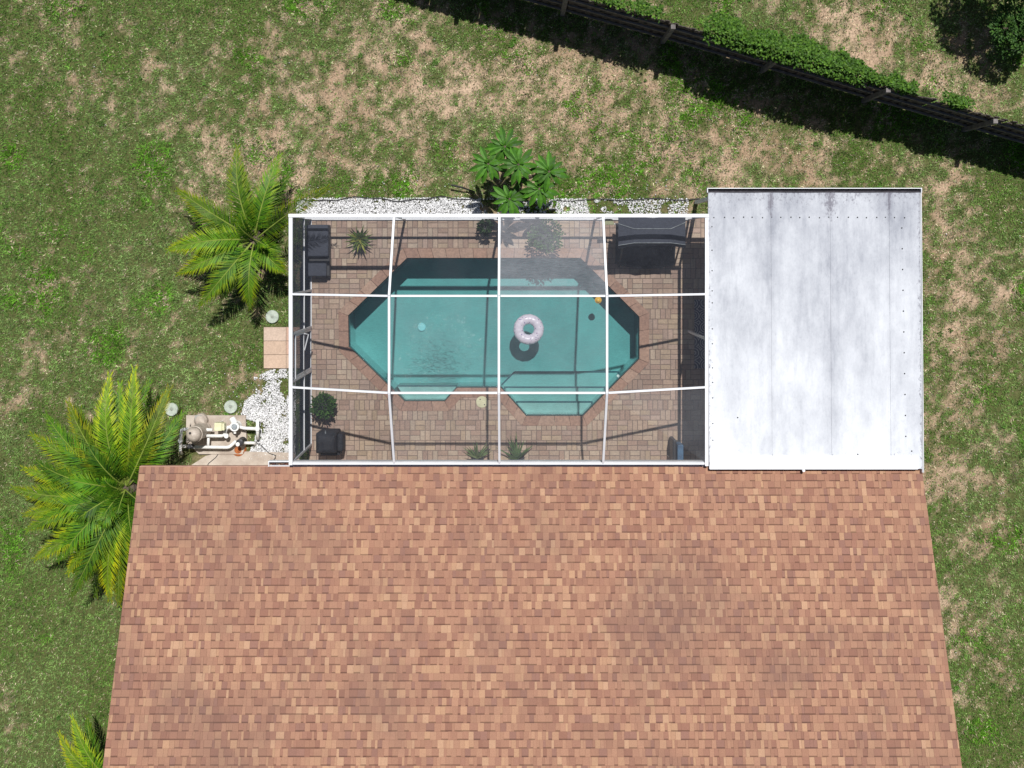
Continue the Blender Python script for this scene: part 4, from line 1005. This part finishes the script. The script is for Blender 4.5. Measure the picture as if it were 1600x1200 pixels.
# pipes
t = thing('pvc_pipework', 'white pvc pipes linking the pool pump, filter and valve', 'pipework')
def pipe(l, r=.038, m='pvc', nm='pipe'):
    pts = [Ez(*q) for q in l]; sm = []
    for i, q in enumerate(pts):
        if 0 < i < len(pts)-1:
            d1 = (pts[i-1]-q); d2 = (pts[i+1]-q); e = min(.05, d1.length*.4, d2.length*.4)
            sm += [q + d1.normalized()*e, q + (d1.normalized()+d2.normalized())*e*.3, q + d2.normalized()*e]
        else: sm.append(q)
    mb = MB(); mb.tube(sm, r, 12); return mb.build(nm, M[m], t, smooth=True)
pipe([(332,671.5,.35),(318,671.5,.35),(316,674,.35)])
pipe([(323,681,.34),(350,681,.34),(354,668,.34),(360,667,.34)])
pipe([(374,667,.28),(381,669,.28),(401,670,.28)])
pipe([(402.5,655,.20),(402.5,670,.27),(402.5,686,.16)])
pipe([(304,670.5,.50),(283.5,671,.50),(282,690,.48),(282,697,.30),(291,697.5,.28)])
pipe([(282,688,.42),(282,706,.36),(284,709,.02)], .034)
pipe([(303,698.5,.26),(358,699,.26),(369,689,.26)])
pipe([(326,681,.28),(325,698,.26)], .032)
pipe([(380,692,.20),(397,692,.20),(399,694,.02)], .034)
for (x_, y_, z) in ((282,689,.48),(354,681,.34),(402.5,670,.27)):
    q = Ez(x_, y_, z); mb = MB(); mb.lathe([(.05,-.04),(.052,0),(.05,.04)], 14, q); mb.build('coupling', M['pvc'], t)
q = Ez(297.5, 697.5, .27); mb = MB(); mb.tube([q-Vector((.06,0,0)), q+Vector((.08,0,0))], .055, 12); mb.tube([q, q+Vector((0,0,.10))], .03, 10); mb.build('valve', M['darkmetal'], t)
mb = MB(); mb.tube([Ez(304,687,.02)+Vector((0,0,.02)), Ez(304,687,.2)+Vector((0,-.05,0))], .03, 10); mb.build('drain_leg', M['cream'], t)
mb = MB(); mb.tube([W(396,690,.03), W(408,696,.03), W(420,708,.03), W(431,712,.045), W(430,716,.05), W(425,722,.05)], .011, 6); tag(mb.build('power_cable', M['hose']), 'thin black cable running over the white stones to the house', 'cable')

# sprinkler discs
for (x_, y_, lab) in ((425,495,'round pale concrete sprinkler disc beside the brick landing'), (360,636,'round pale concrete sprinkler disc behind the pool pump pad'), (267.5,640,'round pale concrete sprinkler disc beside the large palm')):
    p = W(x_, y_, .06); t = thing('sprinkler_disc', lab, 'sprinkler disc', 'sprinkler discs in the lawn')
    mb = MB(); mb.lathe([(.150,0),(.152,.05),(.142,.066),(.05,.060),(.035,.05)], 26, (p.x, p.y, -.01)); mb.build('disc', M['disc'], t)
    mb = MB(); mb.lathe([(.03,0),(.03,.012),(.0,.014)], 12, (p.x, p.y, .041)); mb.build('sprinkler_head', mat('head_grey', (.3,.32,.27), (.2,.22,.18), 20, .6), t)

# ------------------------------------------------------------------ white stones
def stones(name, pts, smin, smax):
    n = len(pts); base = np.array([[1,0,0],[-1,0,0],[0,1,0],[0,-1,0],[0,0,1],[0,0,-.6]], float)
    tri = np.array([[0,2,4],[2,1,4],[1,3,4],[3,0,4],[2,0,5],[1,2,5],[3,1,5],[0,3,5]])
    s = RNG.uniform(smin, smax, (n,1,1)); V = base[None]*s*RNG.uniform(.55,1.25,(n,6,3)); a = RNG.uniform(0, 6.28, n)
    ca, sa = np.cos(a)[:,None], np.sin(a)[:,None]; x_ = V[:,:,0]*ca - V[:,:,1]*sa; y_ = V[:,:,0]*sa + V[:,:,1]*ca
    V = np.stack([x_, y_, V[:,:,2]*.8], -1) + pts[:,None,:]
    Fc = (tri[None] + (np.arange(n)*6)[:,None,None]).reshape(-1,3)
    c = np.repeat((np.array((.82,.815,.82))[None]*RNG.uniform(.6,1.05,(n,1))), 6, 0)
    return fast(name, V.reshape(-1,3), Fc, M['stone'], c)
pts = []
while len(pts) < 7400:
    x_, y_ = RNG.uniform(-6.35,-4.67), RNG.uniform(-4.75,-2.6)
    if inside(GR1, x_, y_) and fbm(np.array([x_]), np.array([y_]), 3.2, 19, 3)[0] > .27 + .22*max(0, (y_+3.1)) + RNG.uniform(0,.22): pts.append((x_, y_, RNG.uniform(-.005,.02)))
s_ = stones('white_stones', np.array(pts), .013, .030); tag(s_, 'bed of white marble chips beside the enclosure side wall', 'stones', kind='stuff')
pts = []
while len(pts) < 8200:
    x_, y_ = RNG.uniform(-4.95, 4.05), RNG.uniform(.84, 1.27)
    den = 1.0 if x_ < -.75 else (.9 if .9 < x_ < 2.1 else .34)
    ymax = 1.26 if -4.6 < x_ < -.9 else 1.24
    if x_ < -.75: den *= .75 + .25*(y_ < 1.15)
    if y_ < ymax and RNG.random() < den and fbm(np.array([x_]), np.array([y_]), 3.0, 23, 3)[0] > (.28 if x_ < -.75 else .42): pts.append((x_, y_, RNG.uniform(-.005,.02)))
s_ = stones('white_stones', np.array(pts), .013, .030); tag(s_, 'strip of white marble chips along the outer enclosure wall', 'stones', kind='stuff')
pts = []
for i in range(420):
    q = random.random()
    p = W(random.gauss(400,40), random.gauss(620,40)) if q < .35 else W(random.uniform(470,1100), random.gauss(300,16)) if q < .65 else W(random.uniform(1440,1600), random.uniform(300,1150)) if q < .75 else W(random.uniform(20,1560), random.uniform(50,330))
    if not (DK_X0 < p.x < DK_X1 and DK_Y0 < p.y < DK_Y1) and p.y > -11: pts.append((p.x, p.y, .022))
s_ = stones('stray_stones', np.array(pts), .008, .019); tag(s_, 'stray white chips scattered over the lawn', 'stones', kind='stuff')
mb = MB(); mb.tube([W(470+i*14, 311 + 3*math.sin(i*.7) + 1.5*math.sin(i*1.9), .035) for i in range(20)], .012, 6); tag(mb.build('edging_hose', M['hose']), 'black hose edging the white stones next to the young palm', 'hose')
mb = MB(); mb.tube([W(868+i*12.5, 313 + 1.6*math.sin(i*.9) - i*.12, .03) for i in range(19)], .012, 6); tag(mb.build('edging_hose', M['hose']), 'black hose edging the stones from frangipani to patio roof', 'hose')
mb = MB(); mb.tube([W(705,289,.22), W(722,293,.20), W(742,300,.03)], [.022,.02,.016], 8); tag(mb.build('drain_pipe_stub', M['hose']), 'stub of black pipe poking out beside the frangipani', 'pipe')

# ------------------------------------------------------------------ fence, vine, neighbour tree
fence = thing('wooden_fence', 'weathered dark wooden picket fence crossing the back lawn', 'fence')
fp = [W(x_, y_, 1.6).to_2d() for x_, y_ in ((555,-96),(720,-50),(885,-6),(1051,40),(1216,88),(1384,138),(1550,186),(1716,234))]
pick = MB(); pick.add([(-.058,-.009,0),(.058,-.009,0),(.058,.009,0),(-.058,.009,0),(-.058,-.009,1.72),(.058,-.009,1.72),(.058,.009,1.72),(-.058,.009,1.72),(0,-.009,1.77),(0,.009,1.77)],
    [(3,2,1,0),(0,1,5,8,4),(2,3,7,9,6),(1,2,6,5),(3,0,4,7),(4,8,9,7),(8,5,6,9)])
pm = None
for i, p in enumerate(fp):
    mb = MB(); a_ = (fp[min(i+1,len(fp)-1)] - fp[max(i-1,0)]).normalized(); nrm = Vector((a_.y, -a_.x))
    mb.bar((p.x+nrm.x*.075, p.y+nrm.y*.075, -.05), (p.x+nrm.x*.075, p.y+nrm.y*.075, 1.86), .10, .10); mb.build('post', M['fencetop'], fence, bevel=.006)
    if i == len(fp)-1: break
    q = fp[i+1]; d_ = (q-p); L_ = d_.length; d_.normalize(); nn = Vector((d_.y, -d_.x))
    for z in (.30, .92, 1.50):
        mb = MB(); mb.bar((p.x+nn.x*.035+d_.x*.06, p.y+nn.y*.035+d_.y*.06, z), (q.x+nn.x*.035-d_.x*.06, q.y+nn.y*.035-d_.y*.06, z), .04, .085); mb.build('rail', M['fencetop'], fence)
    kn = int(L_/.098)
    for k in range(kn):
        pp = p + d_*((k+.5)*L_/kn)
        if pm is None: o_ = pick.build('picket', M['fencewood'], fence); pm = o_
        else: o_ = pm.copy(); COL.objects.link(o_)
        o_.location = (pp.x - nn.x*(.006 + (.0 if k % 2 else .02)), pp.y - nn.y*(.006 + (.0 if k % 2 else .02)), random.uniform(.02,.05)); o_.rotation_euler = (random.uniform(-.012,.012), random.uniform(-.012,.012), math.atan2(d_.y, d_.x))
# vine
vine = thing('climbing_vine', 'bright green climbing vine spilling over the fence top', 'vine')
mb = MB()
def fpt(px):
    for i in range(len(fp)-1):
        a_, b_ = fp[i], fp[i+1]; xa, xb = PX0 + a_.x*F/(H-1.6), PX0 + b_.x*F/(H-1.6)
        if xa <= px <= xb: return a_.lerp(b_, (px-xa)/(xb-xa))
    return fp[-1]
n = 12500
for k in range(n):
    px = random.choice([random.uniform(1098,1345), random.uniform(1110,1335), random.uniform(1330,1420), random.gauss(1490,10), random.uniform(925,1030), random.uniform(1340,1425)] if k % 3 == 0 else [random.uniform(1098,1345), random.uniform(1110,1330)])
    th = 1.0 if 1100 < px < 1345 else .45
    lump = .25 + .95*float(lattice(np.array([px*.06]), np.array([0.3]), 1.0, 8)[0]) + .35*float(lattice(np.array([px*.25]), np.array([0.3]), 1.0, 9)[0])
    if random.random() > .35 + .95*float(lattice(np.array([px*.16]), np.array([7.7]), 1.0, 12)[0]): continue
    p = fpt(px); back = random.uniform(-.16, .50*lump*th) if th == 1 else random.uniform(-.02,.30*lump); z = 1.82 + .16*lump*th - max(0, back-.05)**1.3*2.3*random.uniform(.75,1.1) + random.uniform(-.10,.10)
    if back < 0: z -= random.uniform(0,.22)
    if z < .05: z = random.uniform(.05,.4)
    P_ = Vector((p.x + back*.28, p.y + back, z)); kk = random.uniform(.6,1.3)
    dv = Vector((random.uniform(-1,1), random.uniform(-1,1), random.uniform(-.1,.7))).normalized()
    leaf_quad(mb, P_, dv, random.uniform(.05,.095), random.uniform(.045,.07), Vector((random.uniform(-.5,.5), random.uniform(-.2,.9), 1)).normalized(), tuple(v*kk for v in random.choice([(.07,.16,.018),(.10,.20,.022),(.045,.11,.012)])))
tag(mb.build('foliage', M['leaf'], vine), kind='stuff')
mb = MB()
for k in range(9):
    px = 1105 + k*28; p = fpt(px); mb.tube([(p.x+.05, p.y+.20, 0), (p.x+.1, p.y+.10, .9), (p.x, p.y+.06, 1.75), (p.x+.4, p.y+.1, 1.80)], .012, 5)
mb.build('stem', M['bark'], vine)

def tree(label, px, py, z, rx, rz, n_, ls, cols):
    c_ = W(px, py, z); t = thing('garden_tree', label, 'tree'); mb = MB()
    mb.tube([(c_.x, c_.y, -.05), (c_.x+.05, c_.y, z*.45), (c_.x, c_.y+.05, z)], [.11,.08,.05], 10)
    cl = []
    for k in range(9):
        a = k*2.4; rr = rx*(.25+.5*random.random()); q = Vector((c_.x+rr*math.cos(a), c_.y+rr*math.sin(a), z+random.uniform(-.4,.6)*rz)); cl.append(q)
        mb.tube([(c_.x+.03, c_.y, z*.55), Vector((c_.x, c_.y, z*.8)).lerp(q, .5), q], [.045,.03,.012], 6)
    mb.build('trunk', M['bark'], t); mb = MB()
    for k in range(n_):
        q = random.choice(cl); d_ = Vector((random.gauss(0,1), random.gauss(0,1), random.gauss(0,.8))); d_ = d_.normalized()*random.uniform(.3,1)**.5
        p = q + Vector((d_.x*rx*.45, d_.y*rx*.45, d_.z*rz*.5)); dv = (d_ + Vector((random.uniform(-.8,.8), random.uniform(-.8,.8), .2))).normalized(); kk = random.uniform(.6,1.3)
        leaf_quad(mb, p, dv, ls*random.uniform(.7,1.3), ls*.55, Vector((random.uniform(-.5,.5), random.uniform(-.5,.5), 1)).normalized(), tuple(v*kk for v in random.choice(cols)))
    mb.build('crown', M['leaf'], t)
tree('low leafy bush growing beyond the fence end', 1592, 42, 1.0, .62, .5, 2600, .085, [(.05,.12,.02),(.08,.17,.03),(.03,.08,.015)])
tree('broad dark tree beyond the fence throwing shade on the sandy lawn', 1605, -92, 2.8, .78, .8, 2600, .10, [(.035,.09,.018),(.05,.12,.02)])
